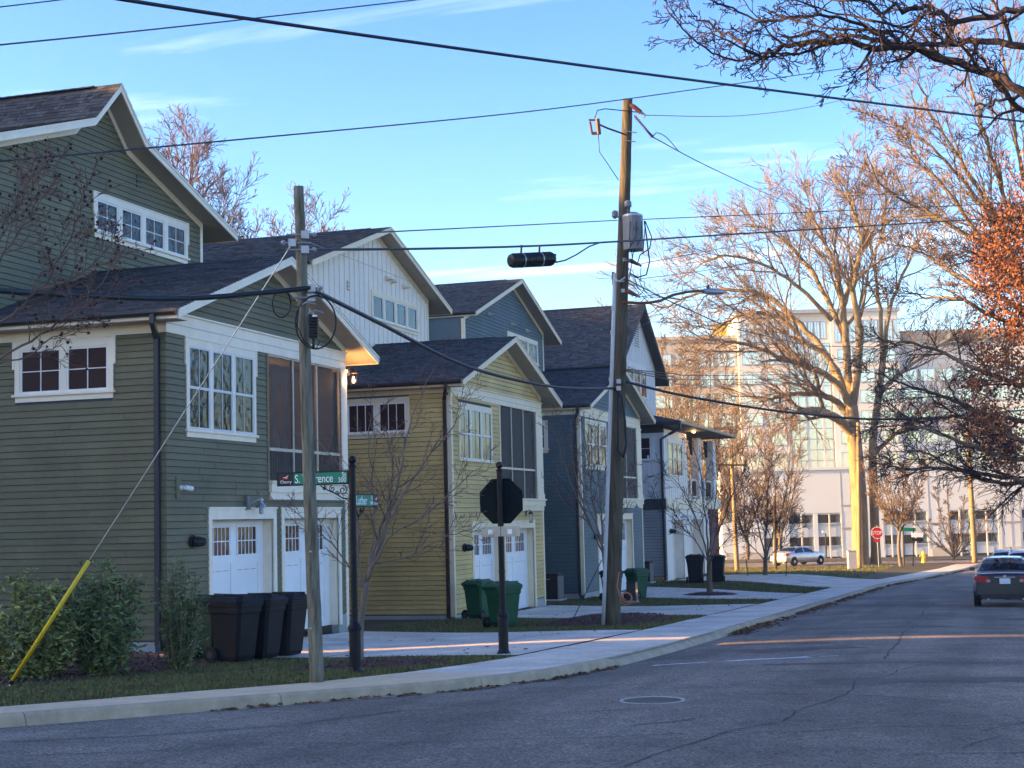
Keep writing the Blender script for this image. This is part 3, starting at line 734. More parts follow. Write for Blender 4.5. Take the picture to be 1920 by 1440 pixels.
def screen_porch(root, pl, u0, u1, z0, z1, mulls, railz, siding_mat, trim, rail='pickets', depth=2.2, lit=True):
    room = MB()
    pbox(room, pl, u0, u1, z0-.08, z0-.02, -depth, -.02); pbox(room, pl, u0, u1, z1, z1+.05, -depth, -.02)
    pbox(room, pl, u0-.06, u0, z0-.08, z1, -depth, -.02); pbox(room, pl, u1, u1+.06, z0-.08, z1, -depth, -.02)
    rm = room.build('porch_room', 'interior', root)
    bw = Pl('F', pl.c-depth)
    if lit: siding(rm, 'porch_wall', bw, u0, u1, z0, z1, [], 0.15, single=False, joints=False)
    pbox(MB(), pl, u0, u1, z0-.08, z1, -depth-.1, -depth-.02).build('porch_back', 'porch_wall' if lit else 'core', rm)
    dr = MB(); pbox(dr, bw, u0+.9, u0+1.75, z0, z0+2.1, 0, .05)
    dr.build('porch_door', 'soffit', rm); pbox(MB(), bw, u0+1.02, u0+1.63, z0+.9, z0+1.95, .05, .06).build('porch_door_pane', 'pane', rm)
    us = [u0]+[u0+(u1-u0)*m for m in mulls]+[u1]
    fr = MB()
    for u in us[1:-1]: pbox(fr, pl, u-.03, u+.03, z0, z1, -.06, .0)
    pbox(fr, pl, u0, u0+.04, z0, z1, -.06, .0); pbox(fr, pl, u1-.04, u1, z0, z1, -.06, .0); pbox(fr, pl, u0, u1, z1-.04, z1, -.06, 0); pbox(fr, pl, u0, u1, z0, z0+.05, -.06, 0)
    if railz: pbox(fr, pl, u0, u1, railz-.035, railz+.035, -.065, .004)
    f = fr.build('screen_frame', 'sign_metal', root)
    for a, b in zip(us, us[1:]):
        i = len(f.children)
        pbox(MB(), pl, a+.03, b-.03, z0+.05, z1-.04, -.034, -.032).build('screen', 'screen', f)
    if rail == 'pickets':
        u = u0+.10
        while u < u1-.08:
            pbox(MB(), pl, u, u+.03, z0+.05, railz-.04, -.13, -.10).build('picket', 'gutter_brown', f); u += .125
    return f
def rake_trim(root, pl, prof, th, w, trim, d=0.035, lim=None):
    if lim:
        prof = [(lim[0], prof_z(prof, lim[0]))]+[p for p in prof if lim[0] < p[0] < lim[1]]+[(lim[1], prof_z(prof, lim[1]))]
    for (y0, z0), (y1, z1) in zip(prof, prof[1:]):
        mb = MB(); q = []
        for dd in (-.01, d):
            q += [pl.P(y0, z0-th-w, dd), pl.P(y1, z1-th-w, dd), pl.P(y1, z1-th+.02, dd), pl.P(y0, z0-th+.02, dd)]
        mb.hexa([q[0], q[1], q[2], q[3], q[4], q[5], q[6], q[7]]); mb.build('rake_trim', trim, root)
def sconce_wedge(root, pl, u, z):
    mb = MB(); a = [pl.P(u-.12, z+.14, 0), pl.P(u+.12, z+.14, 0), pl.P(u+.12, z, .24), pl.P(u-.12, z, .24), pl.P(u-.12, z-.03, 0), pl.P(u+.12, z-.03, 0)]
    mb.quad(a[0], a[1], a[2], a[3]); mb.quad(a[4], a[3], a[2], a[5]); mb.tri(a[0], a[3], a[4]); mb.tri(a[1], a[5], a[2]); mb.build('gable_light', 'trim', root)

def house(sp):
    Y0, Y1, zb, e = sp['Y0'], sp['Y1'], sp['zb'], sp['e']; prof = sp['prof']; OH = .55; back = sp.get('back', -38.0)
    root = thing('house', (F, (Y0+Y1)/2, zb), sp['label'], 'house', 'row of timber clad houses')
    smat, trim, gut = sp['mat'], sp['trim'], sp['gut']; single = sp['single']
    pf, psd = Pl('F', F), Pl('S', Y0)
    zt = sp['zt']                                    # underside of the frieze
    zf = sp['zf']                                    # top of the frieze / foot of the gable
    holes = [g for g in sp['garage_holes']] + ([sp['porch']] if sp.get('porch') else [])
    holes = [(h[0], h[1], h[2], h[3]) for h in holes]
    # walls
    w = MB(); wall_rects(w, pf, Y0+.0, Y1, zb+.25, zf, holes); wall = w.build('front_wall', 'core', root)
    th = .17
    g = MB(); gp = [(y, z-th) for y, z in prof if Y0 < y < Y1]
    gring = [(F-.15, Y0, zf)] + [(F-.15, Y0, prof_z(prof, Y0)-th)] + [(F-.15, y, z) for y, z in gp] + [(F-.15, Y1, prof_z(prof, Y1)-th), (F-.15, Y1, zf)]
    g.prism(gring, (.15, 0, 0)); gable = g.build('gable_wall', 'core', root)
    sw = pbox(MB(), psd, back, F-.15, zb+.25, zf, -.15, 0.0).build('side_wall', 'core', root)
    o = MB(); o.box(back, F-.15, Y1-.15, Y1, zb+.25, zf); o.box(back, back+.15, Y0+.15, Y1-.15, zb+.25, zf); o.build('rear_walls', smat, root)
    # upper floor slab so that the openings look into dark rooms
    MB().box(back+.2, F-.16, Y0+.16, Y1-.16, .30, .42).build('floor', 'interior', root)
    MB().box(F-1.6, F-1.5, Y0+.16, Y1-.16, zb, .30).build('garage_back', 'interior', root)
    fb = MB(); pbox(fb, psd, back+.1, F-.02, zb-.5, zb+.25, -.2, .0); fb.build('side_foundation', 'found', root)
    c = Y0+.0
    for h in sorted(sp['garage_holes'])+[(Y1, Y1, 0, 0)]:
        if h[0]-c > .05: pbox(MB(), pf, c, h[0], zb-.5, zb+.25, -.2, -.002).build('front_foundation', 'found', root)
        c = h[1]
    cb = .10
    wins = sp['front_wins']; whole = holes + [(x[0]+.02, x[1]-.02, x[2]+.03, x[3]-.02) for x in wins]
    siding(wall, sp.get('front_mat', smat), pf, Y0+(cb if sp['corner'] else -.024), Y1-(.10), zb+.27, zt, whole, e, single=single)
    sh = [(x[0]+.02, x[1]-.02, x[2]+.03, x[3]-.02) for x in sp['side_wins']]
    siding(sw, smat, psd, -27.0 if sp['first'] else -22.5, F-cb if sp['corner'] else F+.018, zb+.27, sp['zt_side'], sh, e, single=single)
    siding(gable, sp.get('front_mat', smat), pf, Y0, Y1, zf+.03, 99, [], e, roof=lambda u: prof_z(prof, u)-th-.02, single=single, joints=False)
    # corner boards
    if sp['corner']:
        MB().box(F-.11, F+.028, Y0-.028, Y0+.10, zb+.2, zt).build('corner_board', trim, root)
    cb2 = MB(); cb2.box(F-.02, F+.028, Y1-.12, Y1+.028, zb-.1, zt); cb2.build('corner_board', trim, root)
    # frieze band across the front with cap and a bead; side frieze under the soffit
    fr = pbox(MB(), pf, Y0-.03, Y1+.03, zt, zf, -.05, .035).build('frieze', trim, root)
    pbox(MB(), pf, Y0-.06, Y1+.06, zf, zf+.035, -.05, .075).build('frieze_cap', trim, fr)
    pbox(MB(), pf, Y0-.035, Y1+.035, zt+(zf-zt)*.45, zt+(zf-zt)*.45+.012, .035, .039).build('frieze_groove', 'soffit', fr)
    pbox(MB(), psd, back, F-.05, sp['zt_side'], zf+.02, -.02, .035).build('side_frieze', sp.get('side_trim', trim), root)
    # soffit return under the left eave
    MB().box(back, F+OH-.05, prof[0][0]+.0, Y0-.036, prof[0][1]-th-.035, prof[0][1]-th-.022).build('eave_soffit', 'soffit', root)
    gable_roof(root, prof, F+OH, sp['roof_back'], th, sp.get('barge', trim), 'soffit', gut)
    rake_trim(root, pf, prof, th, .16, trim, lim=(Y0-.02, Y1+.02))
    # downspout at the left corner
    ye = prof[0][0]-.09
    downspout(root, [(F+.02, ye, prof[0][1]-.12), (F+.02, ye, prof[0][1]-.26), (F-.16, Y0-.07, zt-.12), (F-.16, Y0-.07, zb+.2), (F-.05, Y0-.22, zb+.05)], gut, .05)
    for x in wins: window(root, pf, x[0], x[1], x[2], x[3], 3, 'hung', 'pane_wavy' if sp['first'] else 'pane', 'sash', (2, 1), trim, ears=sp['first'], apron=sp['first'] or sp['corner'] == 2)
    for x in sp['side_wins']: window(root, psd, x[0], x[1], x[2], x[3], 2, 'fixed', 'pane_warm', 'sash_white', x[4], trim, cw=.12, head=.16, ears=sp['first'], mull=.13)
    for i, h in enumerate(sp['garage_holes']): garage_door(root, pf, h[0]+.02, h[1]-.02, zb-.0, h[3], .25, trim)
    if sp.get('porch'):
        p = sp['porch']
        screen_porch(root, pf, p[0], p[1], p[2], p[3], p[4], p[5], smat, trim, p[6], lit=sp.get('lit', False))
        band = MB(); pbox(band, pf, p[0]-.06, Y1+.10, p[2]-.02, p[2]+.03, -.05, .14); pbox(band, pf, p[0]-.02, Y1+.06, p[2]-.22, p[2]-.02, -.05, .09); pbox(band, pf, p[0], Y1+.03, p[2]-.38, p[2]-.22, -.05, .05)
        band.build('porch_sill', trim, root)
        po = MB(); pbox(po, pf, p[1], Y1+.04, p[2]+.03, zt, -.2, .05); pbox(po, pf, p[1]-.03, Y1+.07, p[2]+.03, p[2]+.22, -.2, .075); pbox(po, pf, p[1]-.03, Y1+.07, zt-.08, zt, -.2, .07)
        po.build('porch_post', trim, root)
        pb = MB(); pbox(pb, pf, p[0]-.10, p[0], p[2]+.03, zt, -.02, .034); pb.build('porch_casing', trim if not sp['first'] else smat, root)
    # upper storey
    U = sp['U']; up = sp['uprof']; pu = Pl('F', U); uy0, uy1 = sp['uY0'], sp['uY1']; uzb = sp['uzb']
    gp = [(y, z-th) for y, z in up if uy0 < y < uy1]
    ring = [(U-.15, uy0, uzb), (U-.15, uy0, prof_z(up, uy0)-th)] + [(U-.15, y, z) for y, z in gp] + [(U-.15, uy1, prof_z(up, uy1)-th), (U-.15, uy1, uzb)]
    uw = MB().prism(ring, (.15, 0, 0)).build('upper_wall', 'core' if not sp.get('batten') else 'batten_white', root)
    us = MB(); us.box(back, U-.15, uy0, uy0+.15, uzb, prof_z(up, uy0)-th); us.box(back, U-.15, uy1-.15, uy1, uzb, prof_z(up, uy1)-th); us.box(back, back+.15, uy0+.15, uy1-.15, uzb, prof_z(up, uy0)-th)
    us.build('upper_side_walls', sp.get('upper_side', smat), root)
    uwin = sp['uwin']; uh = [(uwin[0]+.02, uwin[1]-.02, uwin[2]+.03, uwin[3]-.02)]
    if sp.get('batten'):
        u = uy0+.05; k = 0
        while u < uy1:
            zt2 = prof_z(up, u)-th; zz0 = uzb
            parts = [(zz0, zt2)]
            if uwin[0]-.05 < u < uwin[1]+.05: parts = [(zz0, uwin[2]), (uwin[3]+.03, zt2)]
            for a, b in parts:
                if b-a > .1: pbox(MB(), pu, u-.022, u+.022, a, b, -.01, .022).build('batten', 'batten_white', uw)
            u += .41
        z = sp.get('bandz')
        if z: pbox(MB(), pu, uy0+.1, uy1-.1, z, z+.012, 0, .012).build('panel_joint', 'soffit', uw)
    else:
        siding(uw, sp.get('umat', smat), pu, uy0+.02, uy1-.10, uzb, 99, uh, e, roof=lambda u: prof_z(up, u)-th-.02, single=single, joints=False)
    MB().box(U-.11, U+.028, uy1-.10, uy1+.028, uzb, prof_z(up, uy1)-th-.1).build('corner_board', trim, root)
    if sp.get('ucorner'): MB().box(U-.11, U+.028, uy0-.028, uy0+.10, uzb, prof_z(up, uy0)-th-.1).build('corner_board', trim, root)
    gable_roof(root, up, U+sp.get('uOH', OH), back-.4, th, sp.get('ubarge', trim), sp.get('usoffit', 'soffit'), sp.get('ugut', gut))
    rake_trim(root, pu, up, th, .17, sp.get('ubarge2', trim), lim=(uy0, uy1+.03))
    window(root, pu, uwin[0], uwin[1], uwin[2], uwin[3], uwin[4], 'fixed', 'pane_wavy', 'sash_white', uwin[5], trim, ears=sp['first'], mull=.16, cw=.11)
    for (u, z) in sp.get('wedges', ()): sconce_wedge(root, pu, u, z)
    for (u, z) in sp.get('vents', ()):
        v = MB(); pbox(v, pu, u-.10, u-.085, z-.15, z+.17, .0, .03)
        for k in range(3): pbox(v, pu, u-.085, u+.10, z-.14+k*.12, z-.115+k*.12, .0, .035)
        v.build('wall_vent', 'gutter' if sp['first'] else 'soffit', root)
    return root

GREEN = dict(Y0=26.74, Y1=35.48, zb=-2.45, e=.1355, prof=[(26.3, 4.26), (31.37, 6.07), (36.45, 4.26)], mat='siding_green', trim='trim', gut='gutter', single=True, first=True, corner=0,
    zt=3.87, zf=4.27, zt_side=3.87, garage_holes=[(28.5, 31.38, -2.45, .16), (31.88, 34.95, -2.45, .16)], porch=(31.2, 35.2, .97, 3.87, (.33, .66), 1.72, 'pickets'), lit=True,
    front_wins=[(27.5, 30.55, 1.83, 3.84)], side_wins=[(-18.95, -16.66, 2.62, 3.85, (2, 2))], roof_back=-20.4, U=-20.0, uprof=[(25.7, 7.93), (30.47, 9.53), (31.57, 10.62), (32.67, 9.53), (37.44, 7.97)],
    uY0=26.7, uY1=36.4, uzb=4.3, uwin=(31.22, 35.61, 6.90, 7.97, 4, (2, 2)), label='dark green clapboard house with screened porch nearest the street corner', vents=[(33.2, 8.62)])
green = house(GREEN)
YEL = dict(Y0=43.35, Y1=52.95, zb=-3.03, e=.1435, prof=[(43.0, 4.21), (48.47, 6.07), (53.95, 4.21)], mat='siding_yellow', trim='trim_cream', gut='gutter_brown', single=True, first=False, corner=1,
    zt=3.79, zf=4.13, zt_side=3.86, garage_holes=[(45.15, 48.0, -3.03, -.28), (48.4, 51.7, -3.03, -.28)], porch=(48.15, 52.2, .68, 3.85, (.32, .66), 1.72, None),
    front_wins=[(44.0, 47.25, 1.82, 3.62)], side_wins=[(-18.95, -16.8, 2.58, 3.8, (3, 1))], roof_back=-20.4, U=-20.0, uprof=[(42.24, 8.02), (48.7, 10.16), (54.85, 8.05)],
    uY0=43.0, uY1=53.63, uzb=4.3, uwin=(48.15, 52.55, 6.82, 7.95, 4, (1, 1)), batten=True, bandz=8.75, wedges=[(49.6, 8.5), (50.0, 8.46), (51.2, 8.42)], vents=[(46.2, 7.8)], upper_side='batten_white', label='mustard yellow clapboard house with white board and batten upper gable')
yellow = house(YEL)
BLU = dict(Y0=58.4, Y1=69.1, zb=-3.18, e=.149, prof=[(58.2, 4.46), (64.23, 6.4), (70.1, 4.46)], mat='siding_blue', trim='trim_cream', gut='gutter', single=False, first=False, corner=2,
    zt=4.02, zf=4.40, zt_side=4.08, garage_holes=[(60.8, 63.4, -3.18, -.1), (63.9, 66.9, -3.18, -.1)], porch=(64.3, 68.2, .78, 4.02, (.5,), 1.75, None),
    front_wins=[(59.1, 62.6, 1.95, 3.95)], side_wins=[(-19.0, -16.8, 2.6, 3.9, (2, 2))], roof_back=-20.4, U=-20.0, uprof=[(57.73, 8.36), (64.24, 10.58), (70.4, 8.44)],
    uY0=57.76, uY1=69.06, uzb=4.5, uwin=(63.45, 68.1, 6.98, 8.22, 3, (1, 1)), umat='siding_blue', wedges=[(61.0, 8.6), (64.2, 8.55), (66.4, 8.5)], ucorner=True, label='slate blue clapboard house standing behind the tall utility pole')
blue = house(BLU)
# ---------------------------------------------------------------- small fittings on the three houses
pf = Pl('F', F)
def flood_box(root, u, z, mat='siding_green'):
    pbox(MB(), pf, u-.09, u+.09, z-.22, z+.22, .0, .045).build('mounting_block', mat, root)
flood_box(green, 27.15, .80)
c = MB(); c.lathe((F+.05, 27.2, .80), [(.05, 0), (.05, .04), (.03, .05), (.03, .09)], 10, (1, 0, 0)); c.lathe((F+.14, 27.22, .80), [(.045, 0), (.05, .05), (.05, .19), (.03, .20)], 10, (.35, .93, -.12)); c.build('security_camera', 'sash_white', green)
pbox(MB(), pf, 29.97, 30.12, .36, .66, .0, .10).build('light_box', 'transformer_grey', green)
l = MB(); l.tube([(F+.10, 30.1, .50), (F+.22, 30.2, .56), (F+.26, 30.28, .60)], .018, 6); l.lathe((F+.26, 30.3, .40), [(.13, .0), (.10, .05), (.05, .10), (.05, .20), (.02, .24), (.02, .30)], 14); l.lathe((F+.26, 30.3, .26), [(.03, 0), (.05, .02), (.05, .14)], 10)
l.build('barn_light', 'galv', green)
def black_cone(root, u, z):
    m = MB(); m.lathe((F+.02, u, z), [(.10, 0), (.13, .03), (.13, .06)], 12, (1, 0, 0)); m.lathe((F+.07, u, z), [(.10, 0), (.11, .10), (.08, .24), (.05, .26)], 12, (.75, .62, -.08)); m.build('flood_light', 'black_plastic', root)
black_cone(green, 27.67, -.27); black_cone(yellow, 44.22, -.80); black_cone(blue, 60.2, -.75)
def lantern(root, u, z, lit=False):
    b = MB(); b.box(F+.03, F+.06, u-.06, u+.06, z+.02, z+.20); b.tube([(F+.06, u, z+.15), (F+.16, u, z+.22), (F+.20, u, z+.16)], .012, 6)
    b.lathe((F+.20, u, z+.06), [(.10, 0), (.09, .03), (.03, .09), (.01, .12)], 8)
    for k in range(4):
        a = pi/4+k*pi/2; b.tube([(F+.20+.075*cos(a), u+.075*sin(a), z+.07), (F+.20+.06*cos(a), u+.06*sin(a), z-.20)], .008, 4)
    b.lathe((F+.20, u, z-.23), [(.07, 0), (.07, .03)], 8)
    o = b.build('lantern', 'gutter_brown', root)
    MB().lathe((F+.20, u, z-.18), [(.02, 0), (.04, .05), (.03, .13), (.01, .16)], 8).build('bulb', 'lamp_glow' if lit else 'sash_white', o)
    return o
lantern(yellow, 47.0, .12); lantern(yellow, 50.78, .12)
# the lit lantern beside the green porch post, on the far end wall
lo = lantern(green, 35.62, 3.72, True)
pl_ = bpy.data.lights.new('lantern_light', 'POINT'); pl_.energy = 14; pl_.color = (1, .55, .2); pl_.shadow_soft_size = .05
po_ = bpy.data.objects.new('lantern_light', pl_); col.objects.link(po_); po_.parent = green; po_.location = Vector((F+.20, 35.72, 3.60))-green.location
# lamp and point light added to warm the green house's porch
lamp_in = MB().lathe((F-1.2, 33.2, 3.45), [(.02, .40), (.02, .12), (.10, .10), (.13, .0), (.02, -.02)], 12).build('added_porch_lamp', 'lamp_glow', green)
pl3 = bpy.data.lights.new('porch_fill_light', 'POINT'); pl3.energy = 26; pl3.color = (1, .58, .25); pl3.shadow_soft_size = .08
po3 = bpy.data.objects.new('porch_fill_light', pl3); col.objects.link(po3); po3.parent = green; po3.location = Vector((F-1.2, 33.2, 3.3))-green.location
def barn_light(root, u, z):
    m = MB(); m.tube([(F+.02, u, z), (F+.10, u, z+.22), (F+.28, u, z+.24), (F+.34, u, z+.10)], .016, 6); m.lathe((F+.34, u, z-.06), [(.15, 0), (.11, .05), (.05, .12), (.04, .18)], 14); m.build('barn_light', 'galv', root)
barn_light(blue, 66.6, .42); barn_light(blue, 62.1, .42)
MB().lathe((-30.0, 45.5, 8.9), [(.12, 0), (.05, .05), (.045, .05), (.045, .75)], 8).build('roof_vent', 'gutter', yellow)
# porch curtains of the green house
cu = MB()
for (u, w) in ((31.55, .14), (32.45, .22), (32.95, .14), (34.2, .16)):
    n = 10; prev = None
    for i in range(n+1):
        z = lerp(3.75, 1.1, i/n); sp_ = w*(1-.72*sin(pi*min(1, i/n*1.1))) 
        a = (F-.45, u-sp_, z); b = (F-.42+.04*(i % 2), u+sp_, z)
        if prev: cu.quad(prev[0], prev[1], b, a)
        prev = (a, b)
cu.build('curtains', 'soffit', green)

# ---------------------------------------------------------------- the fourth house: grey and white, with balcony
GY0, GY1, gzb = 74.4, 89.5, -3.2
gr = thing('house', (F, 82, gzb), 'pale grey house with open white balcony over its garage', 'house', 'row of timber clad houses')
psd = Pl('S', GY0)
sw = MB().box(-36, F-.15, GY0, GY0+.15, gzb+.25, 4.3).build('side_wall', 'core', gr)
siding(sw, 'siding_grey', psd, -22.5, F+.0, gzb+.27, .33, [], .149, single=False)
pn = MB(); pbox(pn, psd, -22.5, F-.0, .85, 4.1, -.01, .012); pn.build('panel_sheet', 'panel_white', gr)
for u in (-15.56, -16.05, -16.28, -17.0, -17.23, -18.0, -18.9): pbox(MB(), psd, u-.05, u+.05, .85, 3.0 if u > -18 else 4.1, .012, .035).build('batten', 'panel_white', gr)
for z in (.85, 1.75, 1.95, 2.72, 3.95): pbox(MB(), psd, -22.5, F+.0, z, z+.12, .035, .045).build('panel_rail', 'panel_white', gr)
pbox(MB(), psd, -22.5, F+.03, .33, .85, -.02, .06).build('band_board', 'soffit_dark', gr)
pbox(MB(), psd, -22.5, F+.03, 4.1, 4.75, -.02, .05).build('dark_frieze', 'soffit_dark', gr)
window(gr, psd, -17.2, -16.05, 2.72, 4.0, 1, 'fixed', 'pane_warm', 'sash_white', (2, 2), 'panel_white', cw=.09, head=.10, apron=False, ears=False, d=.05)
wf = MB(); wall_rects(wf, pf, GY0, 80.3, .85, 4.3, []); wall_rects(wf, pf, GY0, 86.2, gzb, .33, [(76.0, 78.6, gzb, -.22), (81.0, 84.3, gzb, -.22)])
wf.build('front_wall', 'batten_white', gr)
for u in frange(GY0+.06, 80.24, 12): pbox(MB(), pf, u-.03, u+.03, .85, 1.75 if 75.2 < u < 79 else 4.1, -.01, .022).build('batten', 'batten_white', gr)
window(gr, pf, 75.3, 78.95, 1.85, 3.85, 3, 'hung', 'pane', 'sash', (1, 1), 'batten_white', ears=False)
pbox(MB(), pf, GY0-.03, GY1+.3, .33, .85, -.3, .10).build('band_board', 'trim_cream', gr)
for h in ((76.0, 78.6), (81.0, 84.3)): garage_door(gr, pf, h[0]+.02, h[1]-.02, gzb, -.22, .6, 'batten_white')
for u in (77.3, 82.6):
    m = MB(); m.tube([(F+.02, u, .0), (F+.12, u, .16), (F+.26, u, .15), (F+.32, u, .06)], .014, 6); m.lathe((F+.32, u, -.12), [(.16, 0), (.13, .08), (.06, .14), (.04, .18)], 12); m.build('barn_light', 'pvc', gr)
black_cone(gr, 75.2, -.75)
MB().box(-22, F+.0, 80.35, GY1, .62, .84).build('balcony_floor', 'trim_cream', gr)
MB().box(-22.2, -22.0, 80.3, GY1, .85, 4.3).build('balcony_back', 'panel_white', gr)
MB().box(-22, F-.15, 80.15, 80.3, .85, 4.3).build('balcony_side', 'batten_white', gr)
for (u0, u1) in ((83.8, 84.7), (88.4, 89.3)):
    for xx in (F-.45, -20.5):
        m = MB(); m.box(xx, xx+.42, u0, u1, .85, 4.25); m.box(xx-.03, xx+.45, u0-.03, u1+.03, .85, 1.05); o = m.build('balcony_post', 'panel_white', gr)
        MB().hexa([(xx-.02, u0-.45, 3.85), (xx-.02, u0, 3.3), (xx+.1, u0, 3.3), (xx+.1, u0-.45, 3.85), (xx-.02, u0-.45, 4.25), (xx-.02, u0, 4.25), (xx+.1, u0, 4.25), (xx+.1, u0-.45, 4.25)]).build('bracket', 'soffit_dark', o)
rl = MB(); pbox(rl, pf, 80.4, 88.4, 1.86, 1.95, -.28, -.18); pbox(rl, pf, 80.4, 88.4, .98, 1.04, -.26, -.20); rails = rl.build('balcony_rail', 'batten_white', gr)
u = 80.5
while u < 88.3:
    if not 83.8 < u < 84.7: pbox(MB(), pf, u, u+.05, 1.04, 1.86, -.25, -.21).build('baluster', 'gutter_brown', rails)
    u += .16
for u in (81.9, 86.0): pbox(MB(), pf, u-.16, u+.16, .86, 2.05, -.34, -.12).build('rail_post', 'batten_white', rails)
# brick pier with its bricks and mortar core
pier = MB().box(F-1.35, F-.03, 86.53, 89.37, gzb-.2, .3).build('pier_core', 'mortar', gr)
bd = {}
for face in ('F', 'S'):
    z = gzb; row = 0
    while z < .26:
        u0, u1 = (86.5, 89.4) if face == 'F' else (F-1.35, F-.0); u = u0-(.12 if row % 2 else 0)
        while u < u1-.02:
            a, b = max(u, u0), min(u+.225, u1)
            if b-a > .05:
                key = (face, round(b-a, 2))
                if key not in bd:
                    t = MB(); w = b-a; t.box(0, .03, 0, w, 0, .062) if face == 'F' else t.box(0, w, -.03, 0, 0, .062)
                    bd[key] = t.build('brick', 'brick', pier); o = bd[key]
                else:
                    o = bd[key].copy(); col.objects.link(o)
                p = Vector((F-.03, a, z)) if face == 'F' else Vector((a, 86.53, z))
                if key in bd and len([1]) and o is bd[key]:
                    # the first of its kind was built about the world origin: bring it home
                    for v in o.data.vertices: v.co += gr.location
                o.location = p-gr.location
            u += .235
        z += .075; row += 1
        if row > 46: break
# low hipped balcony roof with deep eaves
ex, ey0, ey1, ez = F+.95, 73.7, 90.4, 4.62
rf = MB(); rz = 5.6; bx = -19.0
rf.hexa([(bx, ey0, ez-.16), (ex, ey0, ez-.16), (ex, ey1, ez-.16), (bx, ey1, ez-.16), (bx, ey0, ez), (ex, ey0, ez), (ex, ey1, ez), (bx, ey1, ez)])
lr = rf.build('balcony_roof', 'soffit_dark', gr)
hp = MB(); hp.quad((ex, ey0, ez+.004), (ex, ey1, ez+.004), (bx+.6, ey1-3.2, rz), (bx+.6, ey0+3.2, rz)); hp.quad((bx, ey0, ez+.004), (ex, ey0, ez+.004), (bx+.6, ey0+3.2, rz), (bx, ey0+3.2, rz)); hp.quad((ex, ey1, ez+.004), (bx, ey1, ez+.004), (bx, ey1-3.2, rz), (bx+.6, ey1-3.2, rz)); hp.quad((bx+.6, ey0+3.2, rz), (bx+.6, ey1-3.2, rz), (bx, ey1-3.2, rz), (bx, ey0+3.2, rz))
hp.build('hip_slopes', 'ridge', lr)
pbox(MB(), Pl('F', ex), ey0-.1, ey1+.1, ez-.13, ez+.0, .002, .11).build('gutter', 'gutter', gr)
MB().box(bx, ex+.1, ey0-.11, ey0-.002, ez-.13, ez+.002).build('gutter', 'gutter', gr)
downspout(gr, [(ex+.0, ey0+.15, ez-.14), (ex-.0, ey0+.15, ez-.38), (F+.3, GY0-.02, ez-.62), (F-.1, GY0-.12, ez-.85), (F-.1, GY0-.12, gzb+.1)], 'gutter', .055)
cl = MB().lathe((F+.3, 80.9, ez-.24), [(.03, 0), (.08, .02), (.09, .07)], 10).build('ceiling_light', 'lamp_glow', gr)
p2 = bpy.data.lights.new('balcony_light', 'POINT'); p2.energy = 10; p2.color = (1, .55, .2); p2.shadow_soft_size = .06
q2 = bpy.data.objects.new('balcony_light', p2); col.objects.link(q2); q2.parent = gr; q2.location = Vector((F+.3, 80.9, ez-.36))-gr.location
# upper storey: steep gable with dark barge boards, white board and batten
U4 = -18.4; up4 = [(76.0, 7.75), (81.9, 11.6), (87.8, 7.75)]; pu4 = Pl('F', U4); th = .2
ring = [(U4-.15, 77.1, 4.4), (U4-.15, 77.1, prof_z(up4, 77.1)-th), (U4-.15, 81.9, 11.6-th), (U4-.15, 86.5, prof_z(up4, 86.5)-th), (U4-.15, 86.5, 4.4)]
uw = MB().prism(ring, (.15, 0, 0)).build('upper_wall', 'panel_white', gr)
for u in frange(77.3, 86.4, 22):
    zt2 = prof_z(up4, u)-th
    for a, b in (([(4.5, 6.35), (8.35, zt2)]) if 79.3 < u < 84.3 else [(4.5, zt2)]):
        if b-a > .1: pbox(MB(), pu4, u-.025, u+.025, a, b, -.01, .025).build('batten', 'panel_white', uw)
m = MB(); m.box(-36, U4-.15, 77.1, 77.25, 4.4, prof_z(up4, 77.1)-th); m.box(-36, U4-.15, 86.35, 86.5, 4.4, prof_z(up4, 86.5)-th); usw = m.build('upper_side_walls', 'panel_white', gr)
ps4 = Pl('S', 77.1)
for u in frange(-30, U4-.2, 9): pbox(MB(), ps4, u-.03, u+.03, 4.4, prof_z(up4, 77.1)-th, -.01, .022).build('batten', 'panel_white', usw)
gable_roof(gr, up4, U4+.55, -36.4, th, 'soffit_dark', 'soffit_dark', 'gutter')
rake_trim(gr, pu4, up4, th, .14, 'panel_white', lim=(77.1, 86.5))
window(gr, pu4, 79.4, 84.2, 6.4, 8.2, 3, 'fixed', 'pane', 'sash_white', (1, 2), 'panel_white', ears=False, mull=.2)
v = MB(); pbox(v, pu4, 81.3, 82.5, 9.2, 10.5, 0, .04); lv = v.build('gable_louver', 'panel_white', gr)
for k in range(9):
    for s in (0, 1): pbox(MB(), pu4, 81.37+s*.56, 81.87+s*.56, 9.27+k*.135, 9.35+k*.135, .04, .05).build('slat', 'gutter', lv)
# lower side gable on the camera side: dark raking fascia, dark shingled cheek
sg = MB(); sg.hexa([(-27.2, 75.9, 7.25), (-19.6, 75.9, 5.75), (-19.6, 77.1, 5.75), (-27.2, 77.1, 7.25), (-27.2, 75.9, 7.55), (-19.6, 75.9, 6.05), (-19.6, 77.1, 6.05), (-27.2, 77.1, 7.55)]); sg.build('side_eave', 'soffit_dark', gr)
MB().box(-21.5, -19.0, 76.6, 77.09, 4.5, 5.75).build('shingled_cheek', 'ridge', gr)
